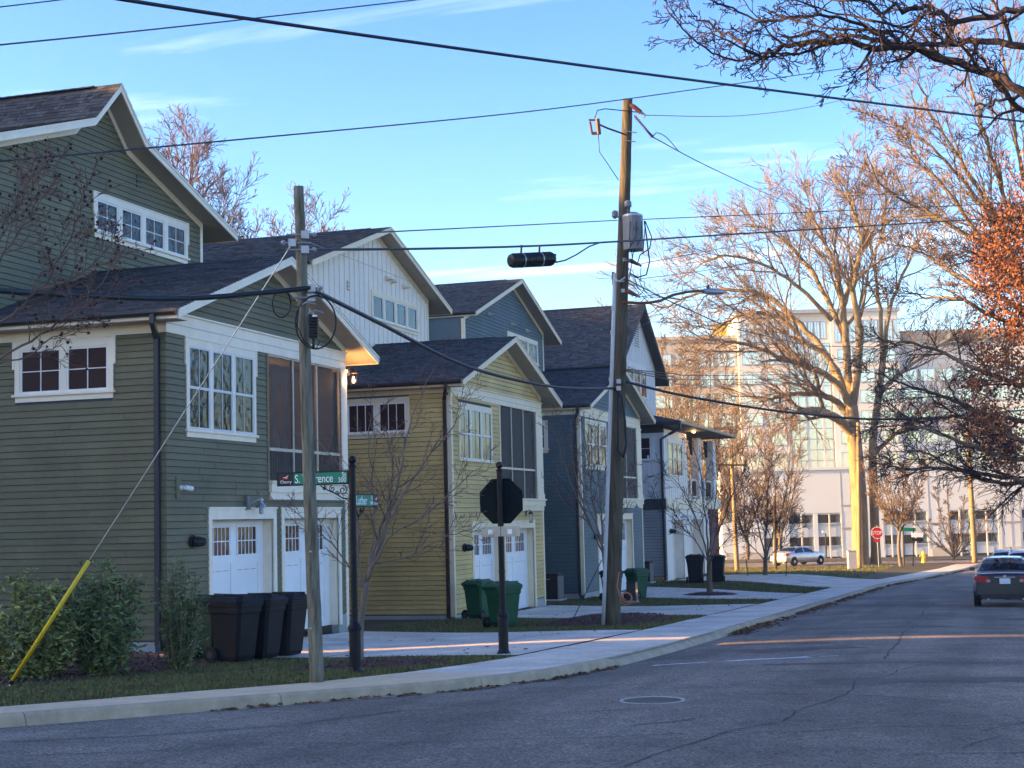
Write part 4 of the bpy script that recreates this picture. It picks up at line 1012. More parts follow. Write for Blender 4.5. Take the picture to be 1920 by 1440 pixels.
# ---------------------------------------------------------------- utility poles
def wood_pole(name, a, b, r0, r1, mat, label, group='wooden utility poles'):
    a, b = Vector(a), Vector(b); root = thing(name, a, label, 'pole', group)
    n = 40; pts = []; rr = []
    for i in range(n+1):
        t = i/n; pts.append(a.lerp(b, t)+Vector((R.uniform(-.004, .004), R.uniform(-.004, .004), 0))); rr.append(lerp(r0, r1, t)*R.uniform(.985, 1.015))
    pts[0] = pts[0]-Vector((0, 0, .3))
    pole = MB().tube(pts, rr, 16).build('shaft', mat, root, smooth=True)
    return root
lp_a, lp_b = at(594, 1276, 20.6), at(560, 349, 20.6)
lp = wood_pole('utility_pole', lp_a, lp_b, .098, .066, 'pole_grey', 'weathered grey wooden pole standing on the corner lawn before the green house')
def on(a, b, t): return a.lerp(b, t)
def lpz(z): return on(lp_a, lp_b, (z-lp_a.z)/(lp_b.z-lp_a.z))
def bolt_bracket(root, p, ax, mat='galv'):
    m = MB(); p = Vector(p); ax = Vector(ax).normalized(); m.obox(p, ax*.05, Vector((0, 0, .05)), ax.cross(Vector((0, 0, 1)))*.02); m.tube([p-ax*.25, p+ax*.10], .012, 6); m.lathe(p+ax*.10, [(.03, 0), (.035, .02), (.02, .05)], 8, ax); m.build('bracket', mat, root)
ax_r = _rt
toward = -Vector((_fw.x, _fw.y, 0)).normalized()
for yy in (440, 468): bolt_bracket(lp, at(572, yy, 20.5), ax_r)
bolt_bracket(lp, at(548, 455, 20.5), -ax_r)
bolt_bracket(lp, at(584, 540, 20.45), ax_r); bolt_bracket(lp, at(584, 558, 20.45), ax_r)
m = MB(); m.obox(at(588, 612, 20.45), _rt*.055, Vector((0, 0, .16)), toward*.05)
for k in range(7): m.obox(at(588, 596+k*5.5, 20.40), _rt*.062, Vector((0, 0, .008)), toward*.055)
m.tube([at(588, 634, 20.45), at(588, 652, 20.45)], .02, 6)
m.build('terminal_box', 'black_plastic', lp)
MB().obox(at(590, 593, 20.36), _rt*.03, Vector((0, 0, .02)), toward*.004).build('box_label', 'sign_white', lp)
for yy, xx in ((568, 578), (584, 592)):
    MB().tube([at(xx-14, yy+4, 20.42), at(xx, yy-2, 20.38), at(xx+14, yy+3, 20.4)], .014, 6).build('hook', 'galv', lp)
def ring_pts(cx, cy, rx, ry, D, a0=0, a1=2*pi, n=26, dD=0.0): return [at(cx+rx*cos(lerp(a0, a1, i/n)), cy+ry*sin(lerp(a0, a1, i/n)), D+dD*i/n) for i in range(n+1)]
def cable(name, pts, r, mat, label=None, group=None, cat='wire', parent=None, n=6):
    o = MB().tube(pts, r, n).build(name, mat, parent, smooth=True)
    if parent is None: tag(o, label, cat, group)
    return o
cable('slack_loop', ring_pts(528, 569, 17, 26, 20.5), .011, 'black_plastic', parent=lp)
cable('slack_loop', ring_pts(592, 604, 38, 50, 20.4, -1.9, 3.6), .011, 'black_plastic', parent=lp)
cable('drop_cable', [at(580, 556, 20.42), at(560, 575, 20.4), at(557, 610, 20.4), at(570, 640, 20.4), at(592, 655, 20.4), at(600, 640, 20.42)], .009, 'black_plastic', parent=lp)
for yy in (1034, 1178): MB().obox(at(582, yy, 20.42), _rt*.016, Vector((0, 0, .012)), toward*.008).build('staple', 'galv', lp)

rp_a, rp_b = at(1147, 1173, 36.2), at(1177, 186, 36.2)
rp = wood_pole('utility_pole', rp_a, rp_b, .205, .118, 'pole_wood', 'tall brown utility pole with grey transformer and white conduit')
DR = 36.0
def rpx(y): return lerp(1177, 1147, (y-186)/(1173-186))
# transformer can
tcn = at(1187, 436, DR-.35)
tr = MB().lathe(tcn-Vector((0, 0, .43)), [(.20, 0), (.235, .02), (.235, .80), (.22, .84), (.10, .90)], 20).build('transformer', 'transformer_grey', rp, smooth=False)
MB().lathe(tcn+Vector((0, 0, .365)), [(.242, 0), (.242, .04)], 20).build('lid_band', 'galv', tr)
MB().lathe(tcn+Vector((-.10, 0, .45)), [(.055, 0), (.03, .03), (.06, .05), (.03, .07), (.06, .09), (.03, .11), (.06, .13), (.04, .15), (.085, .16), (.085, .28), (.05, .31)], 12).build('bushing', 'transformer_grey', tr)
MB().obox(tcn+toward*.236+Vector((.06, 0, .05)), _rt*.05, Vector((0, 0, .035)), toward*.004).build('nameplate', 'sign_green' if False else 'paint_dark', tr)
MB().obox(tcn+toward*.12+_rt*.0+Vector((-.2, .1, .1)), _rt*.05, Vector((0, 0, .08)), toward*.05).build('mount', 'galv', tr)
m = MB(); m.lathe(at(1153, 402, DR-.1), [(.03, -.10), (.075, -.05), (.075, .06), (.04, .09)], 10); m.tube([at(1153, 405, DR-.1), at(1168, 410, DR)], .015, 6); m.build('lightning_arrester', 'transformer_grey', rp)
for dx, e in ((-8, (1186, 490)), (4, (1166, 520)), (14, (1180, 522)), (20, (1204, 470))):
    cable('transformer_lead', [at(1190+dx, 415, DR-.6), at(1188+dx, 445, DR-.65), at(lerp(1190+dx, e[0], .7), 475, DR-.55), at(*e, DR-.2)], .011, 'black_plastic', parent=rp)
cable('transformer_lead', [at(1208, 414, DR-.5), at(1213, 450, DR-.5), at(1218, 490, DR-.4), at(1212, 515, DR-.35), at(1196, 520, DR-.3), at(1180, 512, DR-.2)], .018, 'black_plastic', parent=rp)
cable('transformer_lead', [at(1210, 415, DR-.5), at(1222, 445, DR-.5), at(1218, 466, DR-.45), at(1200, 478, DR-.4), at(1196, 492, DR-.3)], .014, 'black_plastic', parent=rp)
# cutout on a side arm at the head of the pole
cable('cutout_arm', [at(rpx(253), 253, DR), at(1138, 240, DR-.1), at(1125, 234, DR-.15)], .022, 'insulator', parent=rp)
m = MB(); m.tube([at(1120, 223, DR-.15), at(1123, 252, DR-.15)], .055, 8); m.tube([at(1106, 228, DR-.15), at(1110, 250, DR-.15)], .028, 8); m.obox(at(1112, 225, DR-.15), _rt*.10, Vector((0, 0, .02)), toward*.02); m.obox(at(1114, 250, DR-.15), _rt*.06, Vector((0, 0, .03)), toward*.03)
m.build('fuse_cutout', 'insulator', rp)
cable('jumper', [at(1115, 222, DR-.1), at(1120, 207, DR-.1), at(1135, 204, DR), at(1165, 207, DR), at(1200, 211, DR)], .012, 'black_plastic', parent=rp)
cable('jumper', [at(1122, 252, DR-.1), at(1124, 285, DR-.1), at(1140, 308, DR-.1), at(1160, 338, DR)], .010, 'black_plastic', parent=rp)
def dead_end(p, q, rad=.05, n=9, mat='insulator'):
    """string insulator: discs on a rod"""
    p, q = Vector(p), Vector(q); m = MB(); m.tube([p, q], .016, 6); d = (q-p).normalized()
    for i in range(n): m.lathe(p.lerp(q, (i+.7)/(n+.8)), [(.02, 0), (rad, .012), (.02, .03)], 10, d)
    m.build('insulator', mat, rp)
m = MB(); m.tube([at(1181, 196, DR), at(1187, 199, DR), at(1202, 211, DR)], [.03, .055, .055], 8); m.build('insulator', 'insulator', rp)
MB().tube([at(1202, 211, DR), at(1209, 216, DR), at(1207, 221, DR)], [.03, .035, .02], 6).build('clamp', 'galv', rp)
dead_end(at(1189, 216, DR), at(1216, 248, DR))
MB().tube([at(1215, 247, DR), at(1224, 257, DR)], [.03, .04], 6).build('clamp', 'insulator', rp)
MB().tube([at(1170, 245, DR), at(1194, 249, DR)], .012, 6).build('step_bolt', 'galv', rp)
MB().tube([at(1170, 263, DR), at(1192, 266, DR)], .012, 6).build('step_bolt', 'galv', rp)
for y0, x0 in ((487, 1175), (545, 1172)):
    MB().tube([at(x0-3, y0, DR-.1), at(x0+8, y0+2, DR-.2), at(x0+22, y0+9, DR-.2)], [.03, .055, .035], 8).build('insulator', 'insulator', rp)
    MB().obox(at(x0-4, y0, DR-.15), _rt*.04, Vector((0, 0, .04)), toward*.03).build('clevis', 'galv', rp)
    MB().tube([at(x0+22, y0+8, DR-.2), at(x0+28, y0+12, DR-.2)], [.04, .03], 6).build('clamp', 'galv', rp)
for pts in ([(1178, 515), (1192, 520), (1210, 530), (1205, 548), (1190, 560)], [(1190, 520), (1196, 540), (1212, 556), (1202, 566)], [(1202, 500), (1200, 530), (1210, 548), (1225, 560)], [(1175, 530), (1188, 536), (1198, 550), (1185, 556)]):
    cable('jumper', [at(x, y, DR-.2) for x, y in pts], .009, 'black_plastic', parent=rp)
# white conduit riser on the left of the pole
def riser(y): return rpx(y)-lerp(16, 18, (y-510)/660)
m = MB(); m.tube([at(riser(y)+2, y, DR-.1) for y in (512, 700, 900, 1100, 1171)], .044, 10); m.build('conduit', 'pvc', rp, smooth=True)
for y in (574, 620, 708, 950, 1082): MB().tube([at(riser(y)+1, y, DR-.1), at(riser(y)+1.5, y+7, DR-.1)], .053, 10).build('coupling', 'pvc', rp)
m = MB(); m.obox(at(1150, 522, DR-.05), _rt*.03, Vector((0, 0, .15)), toward*.03); m.build('riser_cap', 'rust', rp)
for e in ((1172, 520), (1170, 527)): cable('riser_cable', [at(1151, 522, DR-.15), at(1160, 528, DR-.3), at(*e, DR-.25)], .018, 'pvc', parent=rp)
# street lamp on a long curved arm
arm = [(1168, 567), (1190, 568), (1215, 568), (1238, 564), (1262, 553), (1290, 547), (1320, 545)]
cable('lamp_arm', [at(x, y, DR+lerp(0, 1.2, i/6)) for i, (x, y) in enumerate(arm)], .034, 'rust', parent=rp)
h = at(1338, 547, DR+1.4); ad = (at(1364, 549, DR+1.5)-at(1312, 546, DR+1.2)).normalized()
m = MB(); m.tube([h-ad*.34, h-ad*.2, h, h+ad*.2, h+ad*.34], [.03, .075, .085, .06, .015], 10); lh = m.build('lamp_head', 'galv', rp, smooth=True)
MB().lathe(h-ad*.15+Vector((0, 0, .07)), [(.035, 0), (.035, .08)], 8).build('photocell', 'black_plastic', lh)
# slack cable loop, orange tubing and its coil at the foot
cable('slack_loop', [at(1150, 728, DR-.2), at(1166, 745, DR-.25), at(1172, 790, DR-.25), at(1174, 835, DR-.25), at(1168, 858, DR-.25), at(1160, 845, DR-.25), at(1159, 800, DR-.22), at(1158, 740, DR-.2)], .030, 'black_plastic', parent=rp)
cable('orange_tubing', [at(1161, 1072, DR-.28), at(1157, 1100, DR-.3), at(1162, 1118, DR-.35), at(1172, 1124, DR-.4)], .014, 'orange_tube', parent=rp)
cable('orange_coil', ring_pts(1174, 1123, 11, 11, DR-.4), .014, 'orange_tube', parent=rp)
cable('orange_coil', ring_pts(1175, 1120, 9, 9, DR-.42), .014, 'orange_tube', parent=rp)
for y in (715, 728): MB().obox(at(1160, y, DR-.25), _rt*.05, Vector((0, 0, .05)), toward*.03).build('clamp', 'galv', rp)

# guy wire with its yellow guard
g0, g1 = at(549, 455, 20.6), Vector((-13.55, 18.95, T(-13.55, 18.95)))
# the line of the guard seen in the photograph, carried to the anchor
gw = thing('guy_wire', g1, 'taut guy wire with yellow plastic guard on the left lawn', 'guy wire')
MB().tube([g0, g0.lerp(g1, .5), g1], .008, 5).build('strand', 'galv', gw)
d = (g0-g1)
MB().tube([g1+d*.015, g1+d*.15, g1+d*.297], [.030, .030, .030], 8).build('guard', 'guard_yellow', gw, smooth=True)
MB().tube([g1+d*.012, g1+d*.02], .034, 8).build('guard_band', 'black_plastic', gw)
MB().tube([g1-Vector((0, 0, .2)), g1+d*.015], .014, 6).build('anchor_rod', 'galv', gw)

# ---------------------------------------------------------------- overhead wires (each runs between real attachment points or out of view)
def wire(pix, r, label, mat='black_plastic', n=28, name='overhead_wire', group='overhead wires'):
    """pix: (x, y, depth) stations; smooth curve through them"""
    P = [at(*p) for p in pix]; pts = []
    for i in range(len(P)-1):
        p0, p1, p2, p3 = P[max(i-1, 0)], P[i], P[i+1], P[min(i+2, len(P)-1)]
        for k in range(n):
            t = k/n; pts.append(0.5*((2*p1)+(p2-p0)*t+(2*p0-5*p1+4*p2-p3)*t*t+(3*p1-p0-3*p2+p3)*t**3))
    pts.append(P[-1]); return cable(name, pts, r, mat, label, group, n=5)
wire([(-60, 20, 19), (60, 6, 20), (160, -6, 21)], .009, 'thin wire crossing the extreme top left corner of the sky')
wire([(-80, 92, 17), (380, 45, 22), (900, -14, 28)], .011, 'thin wire rising from the left edge to the top above the cloud')
wire([(150, -14, 15), (480, 37, 17), (1000, 110, 21), (1400, 163, 25), (2000, 238, 33)], .022, 'thick twin cable crossing the whole sky from top left to right')
wire([(-80, 309, 16), (400, 266, 21), (1000, 208, 30), (1350, 161, 36), (1700, 112, 44), (2000, 70, 52)], .012, 'thin wire passing before the green gable and above the tall pole')
wire([(1209, 216, DR), (1400, 216, 44), (1560, 192, 52), (1720, 148, 62), (1900, 90, 75)], .012, 'wire from the head of the tall pole curving up to the right', 'insulator')
wire([(1224, 257, DR), (1340, 318, 48), (1480, 380, 66), (1600, 418, 90)], .015, 'wire descending right from the disc insulator of the tall pole')
wire([(1224, 257, DR), (1232, 249, 36.5), (1250, 258, 38), (1272, 283, 40)], .012, 'short looped jumper beside the disc insulator')
wire([(572, 440, 20.5), (760, 433, 23.5), (1158, 413, 35.8)], .011, 'upper thin wire strung between the two wooden poles')
wire([(1165, 413, 36), (1490, 399, 40), (2000, 376, 48)], .011, 'upper thin wire running from the transformer to the right')
wire([(574, 468, 20.5), (800, 466, 24), (1000, 461, 27.5), (1170, 452, 31), (1440, 435, 38), (2000, 401, 56)], .020, 'thick black wire carrying the splice case, from corner pole to right')
wire([(-80, 538, 15.5), (90, 550, 17), (350, 559, 19), (580, 540, 20.45)], .036, 'thick wrapped cable running left from the corner pole past the green roof')
wire([(580, 540, 20.45), (700, 600, 22.8), (880, 688, 27), (1040, 725, 31.5), (1150, 728, 35.8)], .032, 'thick black cable sagging between the two wooden poles')
wire([(1175, 716, 35.9), (1300, 745, 38), (1500, 775, 42), (1700, 785, 48), (2000, 762, 60)], .034, 'thick black cable sagging right from the tall pole')
wire([(1204, 494, 35.8), (1400, 455, 46), (1600, 402, 62)], .010, 'service wire rising right from the upper clamp of the tall pole', 'insulator')
wire([(1200, 523, 35.8), (1380, 497, 48), (1560, 455, 66)], .010, 'service wire rising right from the middle clamp of the tall pole', 'insulator')
wire([(1200, 557, 35.8), (1360, 530, 48), (1560, 490, 70)], .010, 'service wire rising right from the lower clamp of the tall pole', 'insulator')
wire([(1175, 692, 35.9), (1260, 700, 44), (1340, 704, 60), (1600, 700, 110)], .014, 'upper of three low wires running from the tall pole along the street', 'twig_warm')
wire([(1175, 694, 35.9), (1260, 706, 44), (1330, 712, 60), (1600, 708, 110)], .014, 'middle of three low wires running from the tall pole along the street', 'twig_warm')
wire([(1175, 696, 35.9), (1260, 712, 44), (1330, 722, 60), (1600, 716, 110)], .014, 'lowest of three low wires running from the tall pole along the street', 'twig_warm')
wire([(1176, 524, 35.8), (1290, 580, 34), (1420, 626, 40), (1600, 650, 60), (1900, 640, 90)], .014, 'drop wire falling right across the big bare tree')
wire([(1205, 556, 35.9), (1245, 600, 44), (1208, 608, 60), (1168, 640, 79)], .010, 'house drop wire looping to the steep grey gable')
# splice case hung under the thick wire
sc = thing('splice_case', at(998, 487, 27.4), 'black ribbed splice case hanging from the thick wire', 'splice case')
s0, s1 = at(956, 489, 27.2), at(1040, 485, 27.8); ax = (s1-s0)
prof = [(.075, 0), (.115, .02), (.125, .05)]; L = ax.length
for i in range(16): h_ = .06+i*(L-.14)/16; prof += [(.125, h_), (.135, h_+.012), (.135, h_+.022), (.125, h_+.03)]
prof += [(.12, L-.07), (.09, L-.03)]
body = MB().lathe(s0, prof, 14, ax).build('case', 'black_plastic', sc)
for dx in (0, 6, 12): MB().tube([at(1036, 478+dx, 27.7), at(1042, 478+dx, 27.75)], .022, 6).build('port', 'black_plastic', body)
for x in (977, 1011):
    MB().tube([at(x+1, 459, 27.4), at(x, 474, 27.4)], .020, 6).build('hanger', 'rust', sc)
    c0 = s0.lerp(s1, (x-956)/84); MB().lathe(c0, [(.139, 0), (.139, .02)], 14, ax).build('strap', 'galv', sc)
cable('pigtail', [at(1042, 492, 27.75), at(1060, 488, 28), at(1080, 478, 28.4), at(1105, 462, 29), at(1128, 454, 29.6)], .014, 'black_plastic', parent=sc)

# ---------------------------------------------------------------- street name post and stop sign
def text_mesh(name, s, size, loc, ux, uy, mat, parent, align='LEFT', sx=1.0):
    cu = bpy.data.curves.new(name, 'FONT'); cu.body = s; cu.size = size; cu.align_x = align; cu.extrude = 0.002
    tmp = bpy.data.objects.new(name, cu); col.objects.link(tmp)
    dg = bpy.context.evaluated_depsgraph_get(); me = bpy.data.meshes.new_from_object(tmp.evaluated_get(dg)); bpy.data.objects.remove(tmp)
    ux, uy = Vector(ux).normalized(), Vector(uy).normalized(); nz_ = ux.cross(uy); org = Vector((0, 0, 0)); p = parent
    while p is not None: org += p.location; p = p.parent
    for v in me.vertices: v.co = Vector(loc)+ux*(v.co.x*sx)+uy*v.co.y+nz_*v.co.z - org
    me.materials.clear(); me.materials.append(M[mat]); o = bpy.data.objects.new(name, me); col.objects.link(o); o.parent = parent
    return o
def iron_post(root, b, top, r=.048):
    b = Vector(b)
    prof = [(.12, -.1), (.12, .04), (.10, .06), (.085, .10), (.085, .62), (.10, .64), (.10, .68), (.07, .72), (r, .76), (r, top-.10), (r+.012, top-.09), (r+.012, top-.07), (.03, top-.05)]
    MB().lathe(b, prof, 14).build('post', 'iron_black', root, smooth=False)
    pr = [(max(.004, .062*sin(pi*i/10)), top+.01-.062*cos(pi*i/10)) for i in range(11)]
    MB().lathe(b, pr, 14).build('ball_finial', 'iron_black', root, smooth=True)
    for z in (.9, 1.4): MB().lathe(b+Vector((0, 0, z)), [(r+.01, 0), (r+.01, .02)], 14).build('collar', 'iron_black', root)
def scroll(m, c, ux, r, turns, a0, sgn=1):
    pts = []
    for i in range(26):
        t = i/25; a = a0+sgn*turns*2*pi*t; rr = r*(1-.85*t); pts.append(Vector(c)+Vector(ux)*(cos(a)*rr)+Vector((0, 0, 1))*(sin(a)*rr))
    m.tube(pts, .008, 5)
nb = Vector((-9.02, 20.89, T(-9.02, 20.89)))
ns = thing('street_name_post', nb, 'black iron street name post with two green blades', 'street sign')
ptop = (at(655, 862, nb.dot(_fw)).z-nb.z)
iron_post(ns, nb, ptop)
def blade(u, z0, L, H, side, words, tagside):
    """u: horizontal direction away from the post; the face looks towards the camera"""
    u = Vector(u).normalized(); o0 = nb+u*.055; zc = z0; nrm = Vector((u.y, -u.x, 0)); nrm = nrm if nrm.dot(toward) > 0 else -nrm
    c = o0+u*L/2; c.z = zc+H/2
    fr = MB().obox(c, u*L/2, Vector((0, 0, H/2)), nrm*.014).build('blade_frame', 'iron_black', ns)
    rx = Vector((0, 0, 1)).cross(nrm); rx = rx if rx.dot(_rt) > 0 else -rx          # reading direction on screen
    tl = .22*L
    # black district tag at the outer end
    outer = o0+u*(L-.02); inner = o0+u*.02
    ends = sorted([(inner.dot(rx)), (outer.dot(rx))])
    base = Vector((c.x, c.y, 0)); mid = base.dot(rx)
    def pt(s, z, d): q = base+rx*(s-mid)+nrm*d; return Vector((q.x, q.y, zc+z))
    tag_left = u.dot(rx) > 0
    t0, t1 = (ends[1]-tl, ends[1]) if tag_left else (ends[0], ends[0]+tl)
    g0_, g1_ = (ends[0], ends[1]-tl) if tag_left else (ends[0]+tl, ends[1])
    MB().obox(pt((g0_+g1_)/2, H/2, .016), rx*(g1_-g0_)/2, Vector((0, 0, H/2-.022)), nrm*.003).build('blade_face', 'sign_green', fr)
    tg = MB().obox(pt((t0+t1)/2, H/2, .016), rx*(tl/2-.006), Vector((0, 0, H/2-.022)), nrm*.003).build('district_tag', 'black_plastic', fr)
    text_mesh('district_name', 'Cherry', .062, pt((t0+t1)/2, .042, .020), rx, (0, 0, 1), 'sign_white', fr, 'CENTER', sx=1.05)
    lg = MB(); cc = pt((t0+t1)/2, H*.62, .021); Z = Vector((0, 0, 1))
    for dx in (-.035, .012): lg.lathe(cc+rx*dx-Z*.012, [(.022, 0), (.022, .002)], 14, nrm)
    lg.build('cherry_mark', 'sign_red', fr)
    lw = MB(); lw.tube([cc+rx*(-.04)+Z*.008+nrm*.004, cc+rx*(-.005)-Z*.004+nrm*.004, cc+rx*.02+Z*.012+nrm*.004, cc+rx*.045+Z*.032+nrm*.004], [.003, .008, .008, .003], 5); lw.tube([cc+rx*(-.005)+Z*.0+nrm*.004, cc+rx*.03-Z*.012+nrm*.004], [.006, .003], 5)
    lw.build('bird_mark', 'sign_white', fr)
    for (s, size, fx, fz, al, sx) in words:
        text_mesh('street_name', s, size, pt(lerp(g0_, g1_, fx), fz*H, .020), rx, (0, 0, 1), 'sign_white', fr, al, sx)
    sc_ = MB(); k = o0.copy()
    for (du, dz, r, a0, sg) in ((.10, -.085, .075, 1.6, 1), (.27, -.06, .05, 1.5, -1), (.40, -.045, .035, 1.4, 1), (.19, -.12, .035, 3.0, 1)):
        q = k+u*du; q.z = zc+dz; scroll(sc_, q, u, r, 1.4, a0, sg)
    q0, q1, q2 = k.copy(), k+u*.22, k+u*.46; q0.z = zc-.22; q1.z = zc-.13; q2.z = zc-.01
    sc_.tube([q0, q0.lerp(q1, .5)+Vector((0, 0, -.025)), q1, q1.lerp(q2, .5)+Vector((0, 0, -.01)), q2], .010, 6)
    sc_.build('scroll_bracket', 'iron_black', fr)
zb1 = at(650, 907, nb.dot(_fw)).z; zb2 = at(660, 951, nb.dot(_fw)).z
blade((-1, 0, 0), zb1, 1.16, .205, 1, [('S. Torrence', .175, .02, .20, 'LEFT', .74), ('St', .10, .985, .55, 'RIGHT', .9), ('300', .10, .985, .17, 'RIGHT', .9)], 1)
blade((-.06, 1, 0), zb2, 1.05, .205, -1, [('Luther', .19, .02, .20, 'LEFT', .95), ('St', .09, .97, .58, 'RIGHT', .9), ('1400', .085, .985, .20, 'RIGHT', .85)], -1)

sb = Vector((-8.07, 24.99, T(-8.07, 24.99)))
st = thing('stop_sign', sb, 'dark back of an octagonal stop sign on a black iron post', 'stop sign', 'stop signs')
zc = at(945, 939, sb.dot(_fw)).z; iron_post(st, sb, at(943, 872, sb.dot(_fw)).z-sb.z, .05)
oct_ = lambda c, r, y, ph=pi/8: [(c[0]+r*cos(ph+k*pi/4), y, c[1]+r*sin(ph+k*pi/4)) for k in range(8)]
MB().prism(oct_((sb.x, zc), .415, sb.y+.055), (0, .012, 0)).build('sign_plate', 'sign_back', st)
MB().prism(oct_((sb.x, zc), .410, sb.y+.068), (0, .003, 0)).build('sign_face', 'sign_red', st)
for dx in (-.16, .19):
    MB().box(sb.x+dx-.17, sb.x+dx+.17, sb.y-.062, sb.y-.056, zc-.60, zc-.43).build('small_plate', 'sign_metal', st)
    MB().box(sb.x+dx-.05, sb.x+dx+.03, sb.y-.066, sb.y-.062, zc-.56, zc-.48).build('plate_print', 'sign_white', st)

# ---------------------------------------------------------------- wheeled carts
def make_cart(mat, label, logo=False):
    """about 1.1 m tall, wheels to the +Y side, front to -Y, built about the origin"""
    r = thing('wheeled_cart', (0, 0, 0), label, 'cart', 'wheeled bins')
    b = MB(); H = 1.0
    rings = [(.02, .23, .22), (.10, .245, .25), (.55, .27, .30), (.78, .285, .325), (.80, .30, .345), (.90, .305, .355), (.905, .325, .375), (H-.05, .325, .375)]
    def ring(z, hw, hd, c=.05): return [(-hw+c, -hd, z), (hw-c, -hd, z), (hw, -hd+c, z), (hw, hd-c, z), (hw-c, hd, z), (-hw+c, hd, z), (-hw, hd-c, z), (-hw, -hd+c, z)]
    idx = []
    for z, a, d in rings:
        i = len(b.v); b.v += ring(z, a, d); idx.append(i)
    b.f.append(tuple(range(7, -1, -1))); b.a.append(.5)
    for p, q in zip(idx, idx[1:]):
        for k in range(8): b.f.append((p+k, p+(k+1) % 8, q+(k+1) % 8, q+k)); b.a.append(.5)
    b.f.append(tuple(idx[-1]+k for k in range(8))); b.a.append(.5)
    b.build('body', mat, r)
    l = MB(); i0 = len(l.v)
    for z, a, d in ((H-.045, .345, .39), (H-.01, .345, .39), (H+.05, .28, .32), (H+.07, .15, .2)): l.v += ring(z, a, d, .07)
    for s in range(3):
        for k in range(8): l.f.append((s*8+k, s*8+(k+1) % 8, s*8+8+(k+1) % 8, s*8+8+k)); l.a.append(.5)
    l.f.append(tuple(24+k for k in range(8))); l.a.append(.5); l.f.append(tuple(range(7, -1, -1))); l.a.append(.5)
    lid = l.build('lid', mat, r)
    for x in (-.16, .16): MB().box(x-.02, x+.02, -.33, .33, H+.03, H+.085).build('lid_rib', mat, lid)
    h = MB(); h.tube([(-.26, .36, H-.10), (-.26, .46, H-.03), (.26, .46, H-.03), (.26, .36, H-.10)], .018, 6); h.build('handle', mat, r)
    for x in (-.29, .29):
        w = MB().lathe((x-.025, .27, .13), [(.06, 0), (.13, .0), (.13, .05), (.06, .05)], 16, (1, 0, 0)).build('wheel', 'tyre', r)
        MB().lathe((x-.03, .27, .13), [(.06, 0), (.06, .06)], 10, (1, 0, 0)).build('hub', 'ac_unit', w)
    MB().tube([(-.30, .27, .13), (.30, .27, .13)], .015, 6).build('axle', 'tyre', r)
    if logo:
        for (x0, x1, z0, z1) in ((-.09, .09, .76, .775), (-.035, .035, .62, .72), (-.07, .07, .58, .592), (-.05, .05, .555, .567)):
            MB().box(.288-.012, .300, x0, x1, z0, z1).build('print', 'sign_white', r)
        MB().box(-.05, .05, -.335, -.318, .60, .70).build('print', 'sign_white', r)
    return r
def put(o, x, y, rz, label, s=1.0):
    o.location = (x, y, T(x, y)+.03); o.rotation_euler = (0, 0, radians(rz)); o.scale = (s, s, s); o['label'] = label
ck = make_cart('cart_black', ''); cg = make_cart('cart_green', '', True); cdg = make_cart('cart_dark_green', '')
blk = [ck]+[copy_tree(ck) for _ in range(3)]
gx = Vector((.95, .30, 0))
put(cdg, -13.32, 24.72, 60, 'dark green wheeled cart half hidden behind the tall thin shrub', 1.06)
put(blk[0], -12.70, 24.20, 78, 'leftmost of three black wheeled carts beside the dark green one', 1.06)
put(blk[1], -12.62, 25.00, 85, 'middle of three black wheeled carts by the green garage', 1.06)
put(blk[2], -12.55, 25.80, 82, 'rightmost of the black wheeled carts by the green garage', 1.06)
g2 = copy_tree(cg); g3 = copy_tree(cg)
put(cg, -11.9, 36.9, 150, 'green wheeled cart standing behind the stop sign post', 1.06)
put(g2, -14.62, 43.0, 165, 'green wheeled cart farther back by the yellow house garage', 1.06)
put(g3, -13.2, 57.6, 150, 'green wheeled cart to the right of the tall utility pole', 1.06)
put(blk[3], -13.9, 56.4, 170, 'black wheeled cart half hidden behind the tall utility pole', 1.06)
b5, b6 = copy_tree(ck), copy_tree(ck)
put(b5, -13.6, 71.6, 185, 'left of two black wheeled carts at the grey house', 1.25)
put(b6, -12.7, 72.3, 185, 'right of two black wheeled carts at the grey house', 1.2)

# ---------------------------------------------------------------- air conditioners, utility pedestal
def ac(x, y, label):
    z = T(x, y); r = thing('air_conditioner', (x, y, z), label, 'air conditioner', 'outdoor air conditioning units')
    MB().box(x-.5, x+.5, y-.5, y+.5, z-.1, z+.06).build('pad', 'concrete', r)
    MB().box(x-.40, x+.40, y-.40, y+.40, z+.06, z+1.0).build('cabinet', 'ac_unit', r)
    for k in range(14): MB().box(x-.39+k*.058, x-.355+k*.058, y-.425, y-.402, z+.10, z+.93).build('louvre', 'ac_unit', r)
    for k in range(14): MB().box(x+.402, x+.425, y-.39+k*.058, y-.355+k*.058, z+.10, z+.93).build('louvre', 'ac_side', r)  # street-side louvres paler: the warm glow there is put into the colour
    MB().box(x-.43, x+.43, y-.43, y+.43, z+.95, z+1.03).build('top', 'ac_unit', r)
    MB().box(x-.12, x+.12, y-.432, y-.426, z+.80, z+.84).build('badge', 'galv', r)
ac(-16.55, 57.3, 'dark air conditioning unit between the yellow and blue houses'); ac(-16.5, 73.4, 'air conditioning unit between the blue and grey houses')
px_, py_ = -12.57, 54.0; z = T(px_, py_)
ped = thing('utility_pedestal', (px_, py_, z), 'small dark utility pedestal on the grass right of the tall pole', 'pedestal')
MB().box(px_-.20, px_+.20, py_-.2, py_+.2, z-.1, z+.12).build('base', 'ac_side', ped)
